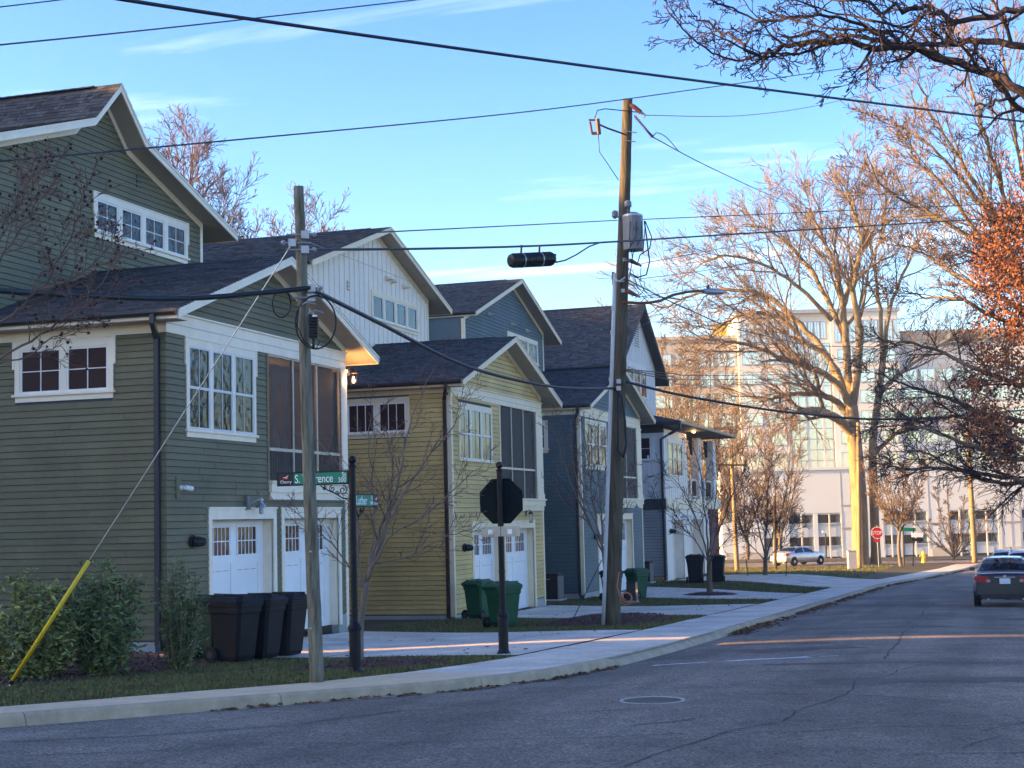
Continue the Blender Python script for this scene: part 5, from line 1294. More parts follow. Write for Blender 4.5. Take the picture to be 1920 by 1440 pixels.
MB().hexa([(px_-.19, py_-.19, z+.12), (px_+.19, py_-.19, z+.12), (px_+.19, py_+.19, z+.12), (px_-.19, py_+.19, z+.12), (px_-.16, py_-.16, z+.72), (px_+.16, py_-.16, z+.72), (px_+.16, py_+.16, z+.72), (px_-.16, py_+.16, z+.72)]).build('hood', 'paint_dark', ped)
MB().box(px_-.17, px_+.17, py_-.17, py_+.17, z+.72, z+.78).build('cap', 'paint_dark', ped)
# ---------------------------------------------------------------- trees and shrubs
def spline(P, n=6):
    out = []
    for i in range(len(P)-1):
        p0, p1, p2, p3 = P[max(i-1, 0)], P[i], P[i+1], P[min(i+2, len(P)-1)]
        for k in range(n):
            t = k/n; out.append(0.5*((2*p1)+(p2-p0)*t+(2*p0-5*p1+4*p2-p3)*t*t+(3*p1-p0-3*p2+p3)*t**3))
    out.append(P[-1]); return out
SIDES = (10, 7, 5, 4, 3, 3, 3)
class Tree:
    def __init__(s, name, base, label, seed, group=None, cat='tree'):
        s.root = thing(name, base, label, cat, group); s.tr = MB(); s.cr = MB(); s.rng = random.Random(seed); s.tips = []
    def emit(s, pts, rad, lvl):
        (s.tr if lvl <= 1 else s.cr).tube(pts, rad, SIDES[min(lvl, 6)], cap=lvl < 2)
    def grow(s, p, d, L, r, lvl, P):
        g = s.rng; n = max(3, min(9, int(L/P['seg'])+2)); d = Vector(d).normalized(); pts = [Vector(p)]; dirs = [d.copy()]; w = P['wig']; tp = P['trop'][min(lvl, len(P['trop'])-1)]
        for i in range(n):
            d = (d+Vector((g.gauss(0, w), g.gauss(0, w), g.gauss(0, w)))+Vector((0, 0, tp))).normalized(); pts.append(pts[-1]+d*(L/n)); dirs.append(d.copy())
        rad = [max(P['rmin'], lerp(r, r*P['taper'], i/n)) for i in range(n+1)]
        s.emit(pts, rad, lvl)
        if lvl >= P['max']: s.tips.append(pts[-1]); return
        s.kids(pts, dirs, rad, L, lvl, P)
    def kids(s, pts, dirs, rad, L, lvl, P, t0=None, count=None, Lref=None):
        g = s.rng; k = count if count is not None else P['n'][min(lvl, len(P['n'])-1)]; t0 = P['t0'][min(lvl, len(P['t0'])-1)] if t0 is None else t0; az = g.uniform(0, 6.28); N = len(pts)-1
        for i in range(k):
            t = t0+(1-t0)*(i+g.uniform(.1, .9))/k; j = min(N-1, int(t*N)); f = t*N-j
            p = pts[j].lerp(pts[j+1], f); d = dirs[j]; r = lerp(rad[j], rad[j+1], f)
            az += 2.4+g.uniform(-.5, .5); o = d.orthogonal().normalized(); q = d.cross(o); a = P['ang'][min(lvl, len(P['ang'])-1)]*g.uniform(.7, 1.3)
            nd = d*cos(a)+(o*cos(az)+q*sin(az))*sin(a)
            nl = (Lref or L)*P['lr']*(1-.4*t)*g.uniform(.65, 1.2)
            s.grow(p, nd, nl, max(P['rmin'], r*P['rr']), lvl+1, P)
    def limb(s, P3, r0, r1, lvl, P, t0=.25, count=8, Lref=None):
        pts = spline([Vector(q) for q in P3], 5); N = len(pts)-1; g = s.rng
        sc = (pts[-1]-pts[0]).length*.004
        pts = [p+Vector((g.gauss(0, sc), g.gauss(0, sc), g.gauss(0, sc)))*(1 if 0 < i < N else 0) for i, p in enumerate(pts)]
        dirs = [(pts[min(i+1, N)]-pts[max(i-1, 0)]).normalized() for i in range(N+1)]; rad = [lerp(r0, r1, (i/N)**.8) for i in range(N+1)]
        s.emit(pts, rad, lvl)
        L = sum((a-b).length for a, b in zip(pts, pts[1:]))
        if count: s.kids(pts, dirs, rad, L, lvl, P, t0, count, Lref or L*.6)
    def done(s, bark, twig, smooth=True):
        s.trunk = s.tr.build('trunk', bark, s.root, smooth=smooth)
        s.crown = s.cr.build('crown', twig, s.root, smooth=False) if s.cr.f else None
        return s
def PX(*a): return [at(x, y, D) for x, y, D in a]
def prm(**k):
    d = dict(seg=.5, wig=.16, trop=(0, .03, .05, .06), taper=.35, rmin=.008, max=4, n=(6, 5, 5, 4), t0=(.35, .25, .2, .2), ang=(.75, .7, .7, .75), lr=.55, rr=.55); d.update(k); return d
# the big bare tree
DB = 116.0
base = at(1628, 1070, DB); base.z = T(base.x, base.y)
bt = Tree('bare_tree', base, 'huge bare twin-trunked tree with sunlit orange bark beside the street', 11, 'street trees')
P_ = prm(seg=.9, wig=.13, trop=(.02, .04, .05, .05), rmin=.017, max=5, n=(6, 6, 6, 5, 3), lr=.71, rr=.58, ang=(.7, .58, .52, .5))
bt.tr.tube(spline([base+Vector((-.5, 0, -.4)), at(1613, 1040, DB), at(1611, 960, DB), at(1606, 880, DB), at(1601, 810, DB), at(1600, 770, DB)], 6), [1.0, .9, .82, .76, .70]+[.64]*60, 12) if False else None
def trunk(t, pts, r0, r1, flare=1.5, n=14):
    pts = spline(pts, 7); N = len(pts)-1; rad = [lerp(r0, r1, i/N)*(1+(flare-1)*max(0, 1-i/N*6)**2) for i in range(N+1)]; t.tr.tube(pts, rad, n)
trunk(bt, [base+Vector((-.55, 0, -.5))]+PX((1613, 1020, DB), (1611, 940, DB), (1606, 870, DB), (1599, 800, DB), (1596, 760, DB)), .66, .50)
trunk(bt, [base+Vector((.55, .5, -.5))]+PX((1641, 1010, DB+.6), (1637, 900, DB+.6), (1637, 820, DB+.6), (1648, 740, DB+.6), (1657, 660, DB+.6)), .40, .24)
for pts, r0, r1, c in (
    ([(1602, 815, 116), (1570, 785, 115), (1530, 770, 114), (1503, 772, 113.5)], .42, .26, 4),
    ([(1603, 800, 116), (1575, 760, 116), (1545, 742, 115), (1500, 738, 114), (1455, 745, 113), (1425, 752, 112)], .34, .10, 9),
    ([(1598, 770, 116), (1570, 720, 115), (1520, 690, 114), (1470, 672, 113), (1420, 652, 112), (1365, 640, 111), (1340, 655, 110)], .34, .07, 12),
    ([(1597, 765, 116), (1560, 680, 117), (1510, 640, 117), (1460, 595, 117), (1400, 588, 116), (1350, 612, 116), (1300, 670, 115)], .30, .05, 13),
    ([(1597, 760, 116), (1545, 660, 118), (1490, 600, 119), (1440, 556, 120), (1380, 543, 120), (1310, 550, 120), (1250, 575, 120), (1215, 570, 120)], .30, .05, 14),
    ([(1596, 765, 116), (1588, 660, 116), (1578, 560, 116), (1560, 490, 116), (1535, 430, 116), (1515, 390, 116)], .38, .06, 14),
    ([(1598, 760, 116), (1612, 640, 115), (1602, 540, 114), (1615, 460, 114), (1602, 400, 114), (1590, 360, 114)], .36, .05, 14),
    ([(1588, 640, 116), (1540, 540, 117), (1490, 470, 118), (1440, 430, 118), (1390, 420, 118)], .22, .05, 12),
    ([(1580, 580, 116), (1610, 480, 117), (1650, 430, 118), (1690, 400, 118)], .22, .05, 11),
    ([(1657, 665, 116.6), (1668, 580, 117), (1700, 500, 118), (1725, 450, 119), (1755, 410, 120)], .20, .04, 10),
    ([(1655, 670, 116.6), (1650, 580, 116), (1640, 480, 115), (1660, 420, 115), (1652, 380, 115)], .20, .04, 10),
    ([(1640, 850, 116.6), (1665, 825, 116), (1700, 800, 115), (1750, 785, 114), (1800, 790, 113)], .22, .05, 9),
    ([(1650, 735, 116.6), (1700, 690, 117), (1760, 650, 118), (1810, 640, 119)], .22, .05, 9),
    ([(1560, 600, 116), (1500, 540, 115), (1440, 500, 114), (1370, 480, 113), (1320, 490, 113)], .20, .05, 11)):
    bt.limb(PX(*pts), r0, r1, 1, P_, .22, c, Lref=7.5)
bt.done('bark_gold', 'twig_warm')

# crape myrtle whose branches reach in from the left edge
cb_ = Vector((-14.6, 12.6, 0)); cb_.z = T(cb_.x, cb_.y)
cm = Tree('crape_myrtle', cb_, 'bare crape myrtle branches with dark seed pods at the left edge', 5, cat='tree')
Pc = prm(seg=.18, wig=.17, trop=(.02, .06, .05), rmin=.0032, max=4, n=(6, 5, 5, 4), lr=.52, rr=.6, ang=(.6, .65, .7), t0=(.2, .15, .15))
q0 = at(-95, 900, 16.5)
trunk(cm, [cb_-Vector((0, 0, .3)), cb_.lerp(q0, .5), q0], .07, .045, 1.3, 9)
for pts, r0, c in (([(-95, 900, 16.5), (-60, 680, 16.5), (20, 590, 16.5), (70, 545, 16.5), (105, 500, 16.5), (140, 420, 16.4), (165, 350, 16.3)], .021, 15),
        ([(-95, 900, 16.5), (-50, 720, 16.3), (60, 640, 16.2), (130, 590, 16.2), (180, 540, 16.2), (230, 470, 16.2)], .020, 13),
        ([(-90, 850, 16.6), (-60, 600, 16.8), (0, 430, 16.9), (45, 370, 17), (70, 330, 17)], .019, 13),
        ([(-90, 850, 16.6), (-40, 560, 16.6), (20, 460, 16.5), (70, 380, 16.5), (65, 320, 16.5)], .016, 12),
        ([(-95, 880, 16.4), (-20, 700, 16.0), (50, 670, 16.0), (90, 640, 16.0), (150, 615, 16)], .013, 6),
        ([(70, 545, 16.5), (120, 530, 16.4), (170, 500, 16.4), (205, 460, 16.4)], .010, 9)):
    cm.limb(PX(*pts), r0, .0045, 1, Pc, .35, c, Lref=1.3)
cm.done('bark_red', 'bark_red')
pods = MB()
for t in cm.tips[::3]:
    if R.random() < .55:
        r = R.uniform(.012, .02); pods.lathe(t-Vector((0, 0, r)), [(.003, 0), (r, r*.6), (r, r*1.3), (.004, r*2)], 6)
pods.build('seed_pods', 'seedpod', cm.root, kind='stuff')

# multi-stemmed tree before the yellow house
def small_tree(name, bx, by, stems, P, label, seed, bark, twig, group='street trees', Lref=1.6, cnt=9, trunk_pts=None, tr=(.05, .04)):
    b = Vector((bx, by, T(bx, by))); t = Tree(name, b, label, seed, group)
    if trunk_pts: trunk(t, [b-Vector((0, 0, .3))]+PX(*trunk_pts), tr[0], tr[1], 1.25, 9)
    for pts, r0, r1 in stems: t.limb(PX(*pts), r0, r1, 1, P, .2, cnt, Lref)
    return t.done(bark, twig)
D1 = 25.3
small_tree('bare_tree', -10.0, 23.4, [
    ([(688, 1090, D1), (705, 1020, D1), (722, 960, D1), (735, 900, D1), (734, 850, D1), (722, 800, D1)], .040, .006),
    ([(690, 1085, D1), (722, 990, D1), (748, 900, D1), (762, 820, D1), (790, 740, D1), (812, 690, D1)], .036, .005),
    ([(684, 1110, D1), (672, 1040, D1), (668, 960, D1+.2), (640, 880, D1+.3), (590, 820, D1+.4)], .026, .004),
    ([(690, 1080, D1), (730, 1010, D1-.3), (790, 970, D1-.5), (850, 920, D1-.6), (905, 870, D1-.7)], .026, .004),
    ([(692, 1075, D1), (740, 960, D1), (800, 860, D1), (850, 800, D1), (875, 760, D1)], .030, .005),
    ([(686, 1100, D1), (700, 1000, D1+.5), (700, 900, D1+.6), (690, 820, D1+.6), (700, 760, D1+.6)], .026, .004),
    ([(684, 1110, D1), (640, 1040, D1), (590, 990, D1), (530, 940, D1)], .020, .004),
    ([(688, 1060, D1), (760, 1045, D1-.2), (830, 1010, D1-.3), (890, 990, D1-.3)], .016, .004)],
    prm(seg=.2, wig=.09, trop=(.02, .05, .06), rmin=.0038, max=4, n=(5, 4, 4, 3), lr=.66, rr=.55, ang=(.6, .65, .7), t0=(.15, .15, .15)), 'bare multi-stemmed tree with pale bark in front of the mustard yellow wall', 21, 'bark_pale', 'bark_red', Lref=1.15, cnt=8,
    trunk_pts=[(676, 1190, D1), (680, 1140, D1), (687, 1092, D1)], tr=(.055, .05))
D3 = 38.6
small_tree('bare_tree', -9.35, 37.6, [
    ([(1132, 1035, D3), (1120, 980, D3), (1108, 920, D3), (1100, 850, D3), (1092, 790, D3)], .035, .006),
    ([(1130, 1020, D3), (1128, 960, D3), (1122, 890, D3), (1122, 820, D3)], .035, .006),
    ([(1132, 1040, D3), (1110, 990, D3), (1080, 930, D3), (1055, 860, D3), (1040, 800, D3)], .028, .005),
    ([(1133, 1045, D3), (1150, 980, D3+.5), (1165, 910, D3+.5), (1170, 850, D3+.5)], .026, .005),
    ([(1131, 1030, D3), (1098, 960, D3-.6), (1080, 890, D3-.6), (1070, 830, D3-.6)], .024, .005)],
    prm(seg=.25, wig=.08, trop=(.03, .07, .07), rmin=.0055, max=4, n=(6, 5, 4, 3), lr=.6, rr=.55, ang=(.55, .6, .65), t0=(.12, .15, .15)), 'slim young bare tree staked in the mulch mound by the tall pole', 22, 'bark_pale', 'bark_red', Lref=1.7, cnt=10,
    trunk_pts=[(1140, 1120, D3), (1136, 1070, D3), (1132, 1030, D3)], tr=(.085, .06))
stk = MB(); stk.tube([at(1128, 1050, D3), at(1075, 1160, D3-1.2)], .012, 5); tag(stk.build('tree_stake_strap', 'black_plastic', None), 'dark guy strap from the young tree to the driveway edge', 'strap')
D4 = 60.8
small_tree('bare_tree', -10.95, 60.6, [
    ([(1328, 1050, D4), (1315, 1000, D4), (1295, 950, D4), (1270, 905, D4), (1240, 880, D4)], .040, .008),
    ([(1329, 1045, D4), (1325, 990, D4), (1318, 930, D4), (1312, 880, D4), (1300, 840, D4)], .045, .008),
    ([(1330, 1050, D4), (1345, 1000, D4), (1365, 950, D4), (1385, 900, D4), (1400, 870, D4)], .040, .008),
    ([(1329, 1050, D4), (1335, 980, D4+1), (1345, 910, D4+1), (1345, 850, D4+1)], .040, .008),
    ([(1329, 1055, D4), (1300, 1010, D4-1), (1270, 980, D4-1), (1235, 950, D4-1)], .030, .008),
    ([(1330, 1055, D4), (1360, 1015, D4-1), (1395, 985, D4-1), (1425, 965, D4-1)], .030, .008)],
    prm(seg=.35, wig=.09, trop=(.03, .06, .06), rmin=.008, max=4, n=(6, 4, 4, 3), lr=.62, rr=.55, ang=(.6, .65, .7), t0=(.15, .15, .15)), 'bare spreading street tree on the grass before the grey house', 23, 'bark', 'twig_dark', Lref=2.2, cnt=10,
    trunk_pts=[(1330, 1095, D4), (1330, 1060, D4), (1329, 1045, D4)], tr=(.13, .09))
D5 = 84.0
small_tree('bare_tree', -12.0, 84.0, [
    ([(1435, 1050, D5), (1425, 1000, D5), (1410, 950, D5), (1400, 900, D5)], .06, .012),
    ([(1435, 1045, D5), (1437, 980, D5), (1440, 920, D5), (1445, 865, D5)], .07, .012),
    ([(1436, 1050, D5), (1450, 1000, D5), (1465, 960, D5), (1480, 900, D5)], .06, .012),
    ([(1435, 1052, D5), (1415, 1030, D5), (1395, 1010, D5), (1380, 980, D5)], .04, .010),
    ([(1436, 1052, D5), (1460, 1025, D5), (1480, 1000, D5), (1495, 980, D5)], .04, .010)],
    prm(seg=.4, wig=.09, trop=(.03, .06, .06), rmin=.011, max=4, n=(7, 5, 5, 4), lr=.62, rr=.55, ang=(.6, .7, .75), t0=(.12, .12, .12)), 'dense young bare tree between the last driveways', 24, 'bark', 'twig_dark', Lref=2.4, cnt=12,
    trunk_pts=[(1435, 1080, D5), (1435, 1060, D5), (1435, 1045, D5)], tr=(.14, .11))
for dx in (-1.0, 1.0):
    x, y = -12.0+dx, 83.6; z = T(x, y); o = MB().tube([(x, y, z-.2), (x+dx*.1, y, z+1.0)], .03, 6).build('tree_stake', 'pole_wood', None); tag(o, 'short dark stake beside the dense young tree, '+('left' if dx < 0 else 'right')+' of its trunk', 'stake', 'tree stakes')
def wild(name, px, py, D, H, spread, P, label, seed, bark, twig, r=.2, group='background trees', stems=6, fork=.3, vase=.5):
    """a free grown bare tree standing on the terrain below pixel px"""
    p = at(px, py, D); b = Vector((p.x, p.y, T(p.x, p.y))); t = Tree(name, b, label, seed, group); g = t.rng
    top = b+Vector((0, 0, H*fork)); trunk(t, [b-Vector((0, 0, .4)), b.lerp(top, .5)+Vector((g.gauss(0, .1), g.gauss(0, .1), 0)), top], r, r*.75, 1.4, 9)
    for i in range(stems):
        a = 2*pi*(i+g.random()*.6)/stems; s = spread*g.uniform(.4, 1.0)*vase*2; h = H*(1-fork)*g.uniform(.7, 1.0)
        e = top+Vector((cos(a)*s, sin(a)*s, h)); m_ = top.lerp(e, .45)+Vector((cos(a)*s*.12, sin(a)*s*.12, -h*.04))
        t.limb([top-Vector((0, 0, r)), m_, e], r*.55, r*.08, 1, P, .12, P.get('lc', 10), Lref=H*.24)
    return t.done(bark, twig)
Pw = prm(seg=.7, wig=.09, trop=(.03, .05, .06, .05), rmin=.014, max=5, n=(6, 5, 6, 5, 2), lr=.66, rr=.52, ang=(.55, .55, .55), t0=(.12, .12, .12), lc=17)
wild('bare_tree', 305, 1000, 79, 24, 4.0, Pw, 'tall reddish bare tree rising behind the green house gable', 31, 'bark_red', 'bark_red', .35, stems=13)
wild('bare_tree', 395, 1000, 83, 19.5, 3.2, Pw, 'reddish bare tree behind the right slope of the green roof', 35, 'bark_red', 'bark_red', .3, stems=10)
wild('bare_tree', 520, 1000, 91, 21.8, 5.0, Pw, 'pale bare tree crown showing above the yellow house roof', 32, 'bark_red', 'bark_red', .32, stems=11)
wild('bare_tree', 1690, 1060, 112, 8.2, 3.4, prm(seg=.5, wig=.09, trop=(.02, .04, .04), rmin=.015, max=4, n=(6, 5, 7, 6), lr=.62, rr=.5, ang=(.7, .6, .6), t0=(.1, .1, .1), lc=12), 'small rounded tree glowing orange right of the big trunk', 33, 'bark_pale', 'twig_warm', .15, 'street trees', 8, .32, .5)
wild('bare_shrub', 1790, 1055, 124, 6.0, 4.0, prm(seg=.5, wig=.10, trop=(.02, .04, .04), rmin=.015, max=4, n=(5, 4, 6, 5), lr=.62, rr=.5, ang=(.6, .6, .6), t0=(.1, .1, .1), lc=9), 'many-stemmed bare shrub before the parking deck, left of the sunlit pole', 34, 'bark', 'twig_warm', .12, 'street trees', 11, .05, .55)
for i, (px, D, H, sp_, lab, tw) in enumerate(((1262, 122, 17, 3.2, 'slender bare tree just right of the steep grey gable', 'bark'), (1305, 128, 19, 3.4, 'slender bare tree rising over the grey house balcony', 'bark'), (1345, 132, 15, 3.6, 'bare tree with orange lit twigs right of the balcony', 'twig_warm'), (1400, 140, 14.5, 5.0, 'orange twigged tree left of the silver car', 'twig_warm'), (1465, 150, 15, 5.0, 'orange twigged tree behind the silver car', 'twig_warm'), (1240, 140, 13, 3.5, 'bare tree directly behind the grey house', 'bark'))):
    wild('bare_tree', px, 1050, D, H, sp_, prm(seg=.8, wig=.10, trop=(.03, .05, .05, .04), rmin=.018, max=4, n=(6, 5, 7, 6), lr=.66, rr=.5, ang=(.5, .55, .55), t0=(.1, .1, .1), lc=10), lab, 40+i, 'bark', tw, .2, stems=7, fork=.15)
# tall vase-shaped tree at the right, sunlit from the left
D8 = 78.0; b8 = Vector((3.6, 78.0, T(3.6, 78)))
vt = Tree('bare_tree', b8, 'tall vase-shaped bare tree with fine sunlit twigs at the upper right', 51, 'street trees')
Pv = prm(seg=.9, wig=.07, trop=(.02, .03, .04, .04), rmin=.014, max=5, n=(8, 6, 6, 4, 3), lr=.60, rr=.5, ang=(.42, .45, .5), t0=(.12, .12, .12))
f8 = at(1975, 620, D8); trunk(vt, [b8-Vector((0, 0, .4)), b8.lerp(f8, .5), f8], .55, .42, 1.4, 12)
for pts in ([(1975, 620), (1900, 480), (1830, 370), (1760, 290), (1690, 235), (1650, 225)], [(1975, 620), (1880, 430), (1800, 300), (1740, 200), (1720, 130)], [(1975, 620), (1890, 500), (1800, 430), (1720, 390), (1650, 340), (1620, 270)], [(1970, 620), (1900, 420), (1850, 260), (1810, 130), (1795, 60)], [(1975, 600), (1930, 400), (1900, 230), (1880, 90), (1880, 10)], [(1975, 630), (1880, 560), (1800, 520), (1740, 480), (1690, 460)], [(1980, 620), (1990, 400), (1980, 200), (1970, 40)], [(1980, 620), (2060, 420), (2120, 260), (2140, 130)], [(1975, 620), (1860, 470), (1770, 350), (1720, 300), (1700, 250)]):
    vt.limb(PX(*[(x, y, D8+R.uniform(-2, 2) if i else D8) for i, (x, y) in enumerate(pts)]), .17, .02, 1, Pv, .15, 15, Lref=6.0)
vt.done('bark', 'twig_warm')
# tree overhanging the top right corner; its trunk stands right of the view
bo = Vector((6.8, 21.0, T(6.8, 21)))
ot = Tree('bare_tree', bo, 'dark gnarled branches of a near tree overhanging the top right corner', 61, 'street trees')
Po = prm(seg=.15, wig=.20, trop=(0, .02, .03, .03), rmin=.0058, max=5, n=(5, 4, 4, 3, 2), lr=.64, rr=.62, ang=(.75, .7, .7), t0=(.15, .15, .15))
fo = Vector((5.6, 21.2, 4.6)); trunk(ot, [bo-Vector((0, 0, .4)), bo.lerp(fo, .5)+Vector((.15, 0, 0)), fo], .34, .26, 1.4, 14)
DO = 21.0
for pts, r0, c in (([(2250, 330), (2060, 250), (1920, 175), (1800, 118), (1680, 88), (1560, 80), (1480, 84), (1438, 105), (1400, 88), (1350, 60), (1290, 30)], .085, 17),
        ([(2250, 300), (2080, 150), (1920, 86), (1800, 80), (1690, 84), (1620, 70), (1540, 66), (1460, 64)], .075, 14),
        ([(2250, 300), (2080, 60), (1940, 18), (1820, 36), (1740, 16), (1660, 14), (1580, -4), (1500, -30)], .070, 14),
        ([(2250, 330), (2060, 300), (1940, 225), (1880, 170), (1830, 120), (1800, 80), (1760, 60)], .065, 12),
        ([(2250, 340), (2060, 230), (1960, 190), (1900, 183), (1850, 196), (1830, 192)], .05, 4),
        ([(1680, 88), (1600, 40), (1520, 30), (1430, 40), (1360, 10), (1280, -20)], .030, 12),
        ([(1560, 80), (1500, 100), (1440, 100), (1380, 112), (1320, 90), (1260, 30), (1245, 10)], .022, 11),
        ([(1800, 118), (1740, 95), (1680, 60), (1600, 55), (1530, 50), (1440, 20)], .026, 11),
        ([(1640, 84), (1635, 110), (1630, 130), (1612, 140)], .010, 3),
        ([(1740, 20), (1700, 50), (1640, 40), (1570, 25), (1480, -5)], .026, 10)):
    ot.limb([fo] + PX(*[(x, y, DO+R.uniform(-.7, .7)) for x, y in pts[1:]]) if pts[0][0] > 2200 else PX(*[(x, y, DO+R.uniform(-.5, .5)) for x, y in pts]), r0, .010, 1, Po, .30 if pts[0][0] > 2200 else .1, c, Lref=1.35)
ot.done('twig_dark', 'twig_dark')
# oak that kept its brown leaves; limbs reach left over the street
bk = Vector((5.6, 51.0, T(5.6, 51)))
ok_ = Tree('oak_tree', bk, 'oak holding rust brown leaves at the right edge, dark limbs below', 71, 'street trees')
Pk = prm(seg=.45, wig=.10, trop=(0, -.01, -.01, .01), rmin=.0095, max=4, n=(7, 6, 7, 6), lr=.66, rr=.5, ang=(.6, .6, .65), t0=(.12, .12, .12))
fk = Vector((5.2, 51, 14.5)); trunk(ok_, [bk-Vector((0, 0, .4)), bk.lerp(fk, .5)+Vector((.2, 0, 0)), fk], .42, .15, 1.4, 14)
DK = 49.0
def okp(z): return Vector((lerp(5.6, 5.2, (z-bk.z)/(14.5-bk.z)), 51, z))
for z, pts in ((5.2, [(1960, 720), (1850, 700), (1760, 660), (1690, 640), (1640, 650)]), (4.4, [(1960, 780), (1850, 775), (1760, 740), (1690, 720), (1640, 700)]), (3.4, [(1960, 850), (1860, 850), (1780, 820), (1700, 800), (1640, 800)]), (2.4, [(1980, 900), (1880, 895), (1780, 880), (1700, 880), (1660, 876)]), (2.9, [(1980, 870), (1900, 905), (1820, 890), (1740, 850), (1690, 846)]), (3.9, [(1970, 820), (1880, 810), (1800, 780), (1730, 790), (1670, 770)]), (6.5, [(1970, 620), (1880, 600), (1800, 560), (1740, 560), (1690, 540)]), (7.5, [(1970, 540), (1900, 520), (1840, 480), (1790, 470)]), (8.8, [(1980, 460), (1920, 430), (1880, 400)])):
    ok_.limb([okp(z)]+PX(*[(x, y, DK+R.uniform(-1.5, 1.5)) for x, y in pts]), .12, .018, 1, Pk, .25, 13, Lref=2.6)
ok_.done('bark', 'twig_dark')
def leaf(mb, p, s, g, up=.0, asp=.42):
    a = g.uniform(0, 2*pi); e = g.uniform(-1.1, .5)+up; d = Vector((cos(a)*cos(e), sin(a)*cos(e), sin(e))); o = d.orthogonal().normalized(); b = g.uniform(0, 6.28); o = (o*cos(b)+d.cross(o)*sin(b)); nrm = d.cross(o)
    t = g.random(); p = Vector(p); m_ = p+d*s*.5+nrm*s*.10
    mb.quad(p, m_+o*s*asp*.5, p+d*s, m_-o*s*asp*.5, t)
lv = MB(); g = random.Random(3)
for (x, y, rx, ry, cnt) in ((1895, 420, 55, 55, 650), (1875, 500, 60, 66, 1000), (1885, 590, 58, 58, 760), (1870, 680, 56, 46, 700), (1850, 790, 50, 50, 900), (1885, 850, 45, 50, 800), (1830, 720, 30, 30, 260), (1915, 520, 60, 140, 900), (1920, 720, 50, 120, 620), (1845, 480, 30, 50, 350), (1960, 600, 60, 220, 1600), (1960, 350, 80, 100, 700)):
    k = 0
    cnt = int(cnt*1.7)
    while k < cnt:
        c = at(x+g.gauss(0, rx*.5), y+g.gauss(0, ry*.5), DK+g.gauss(0, 1.4))
        for _ in range(g.randint(5, 10)):
            leaf(lv, c+Vector((g.gauss(0, .12), g.gauss(0, .12), g.gauss(0, .14))), g.uniform(.09, .17), g, -.3, .5); k += 1
lv.build('leaves', 'leaf_brown', ok_.root, attr=True, kind='stuff')
# trees across the street, right of the view (they show in the window panes)
ac0 = wild('street_tree', 2600, 1000, 60, 13, 4.5, prm(seg=.8, wig=.17, trop=(.03, .06, .06, .04), rmin=.02, max=3, n=(6, 5, 6, 5), lr=.5, rr=.5, ang=(.65, .7, .75), t0=(.1, .1, .1), lc=12), 'bare tree across the street beyond the right edge', 81, 'bark', 'twig_warm', .22, 'trees across the street', 8, .2).root
for i, (x, y, sc_, rz) in enumerate(((14, 44, 1, 0), (17, 58, 1.15, 1), (13, 70, .95, 2), (19, 82, 1.2, 3), (14, 94, 1.05, 4), (20, 106, 1.25, 5), (24, 66, 1.3, 2.5), (26, 92, 1.35, .7), (16, 118, 1.2, 4.4))):
    o = ac0 if i == 0 else copy_tree(ac0); o['label'] = 'bare tree across the street beyond the right edge, %s from the corner' % ('first','second','third','fourth','fifth','sixth','seventh','eighth','ninth')[i]; o.location = (x, y, T(x, y)); o.scale = (sc_,)*3; o.rotation_euler = (0, 0, rz)
# evergreen shrubs along the green house
def shrub(px, py, D, H, rx, mat, label, seed, n, ls, tall=False, yoff=0):
    p = at(px, py, D); b = Vector((p.x, p.y, T(p.x, p.y))); r = thing('evergreen_shrub', b, label, 'shrub', 'shrubs beside the green house'); g = random.Random(seed)
    st_ = MB(); lf = MB()
    for i in range(26 if not tall else 34):
        a = g.uniform(0, 2*pi); s = rx*sqrt(g.random())*.85; h = H*g.uniform(.55, 1.0)*(1-.35*(s/rx)**2); e = b+Vector((cos(a)*s, sin(a)*s, h)); b2 = b+Vector((cos(a)*s*.25, sin(a)*s*.25, 0))
        pts = spline([b2, b2.lerp(e, .5)+Vector((cos(a)*s*.25, sin(a)*s*.25, 0)), e], 5); st_.tube(pts, [lerp(.018, .005, k/(len(pts)-1)) for k in range(len(pts))], 4)
        for _ in range(n):
            t = g.uniform(.06, 1.0); j = min(len(pts)-2, int(t*(len(pts)-1))); q = pts[j].lerp(pts[j+1], t*(len(pts)-1)-j)
            off = Vector((g.gauss(0, 1), g.gauss(0, 1), g.gauss(0, .7))).normalized()*g.uniform(.02, .24 if not tall else .16)
            for _ in range(4): leaf(lf, q+off+Vector((g.gauss(0, .015), g.gauss(0, .015), g.gauss(0, .02))), ls*g.uniform(.6, 1.25), g, .55, .36)
    st_.build('stems', 'bark', r); lf.build('leaves', mat, r, attr=True, kind='stuff')
shrub(62, 1240, 23.4, 1.70, .74, 'leaf_olive', 'yellowish green rounded shrub at the left edge behind the guy guard', 1, 66, .12)
shrub(195, 1238, 23.9, 1.85, .74, 'leaf_green', 'dense dark green rounded shrub, middle of three by the green wall', 2, 76, .11)
shrub(335, 1228, 24.8, 1.85, .46, 'leaf_green', 'tall loose shrub in front of the downspout', 3, 30, .08, True)
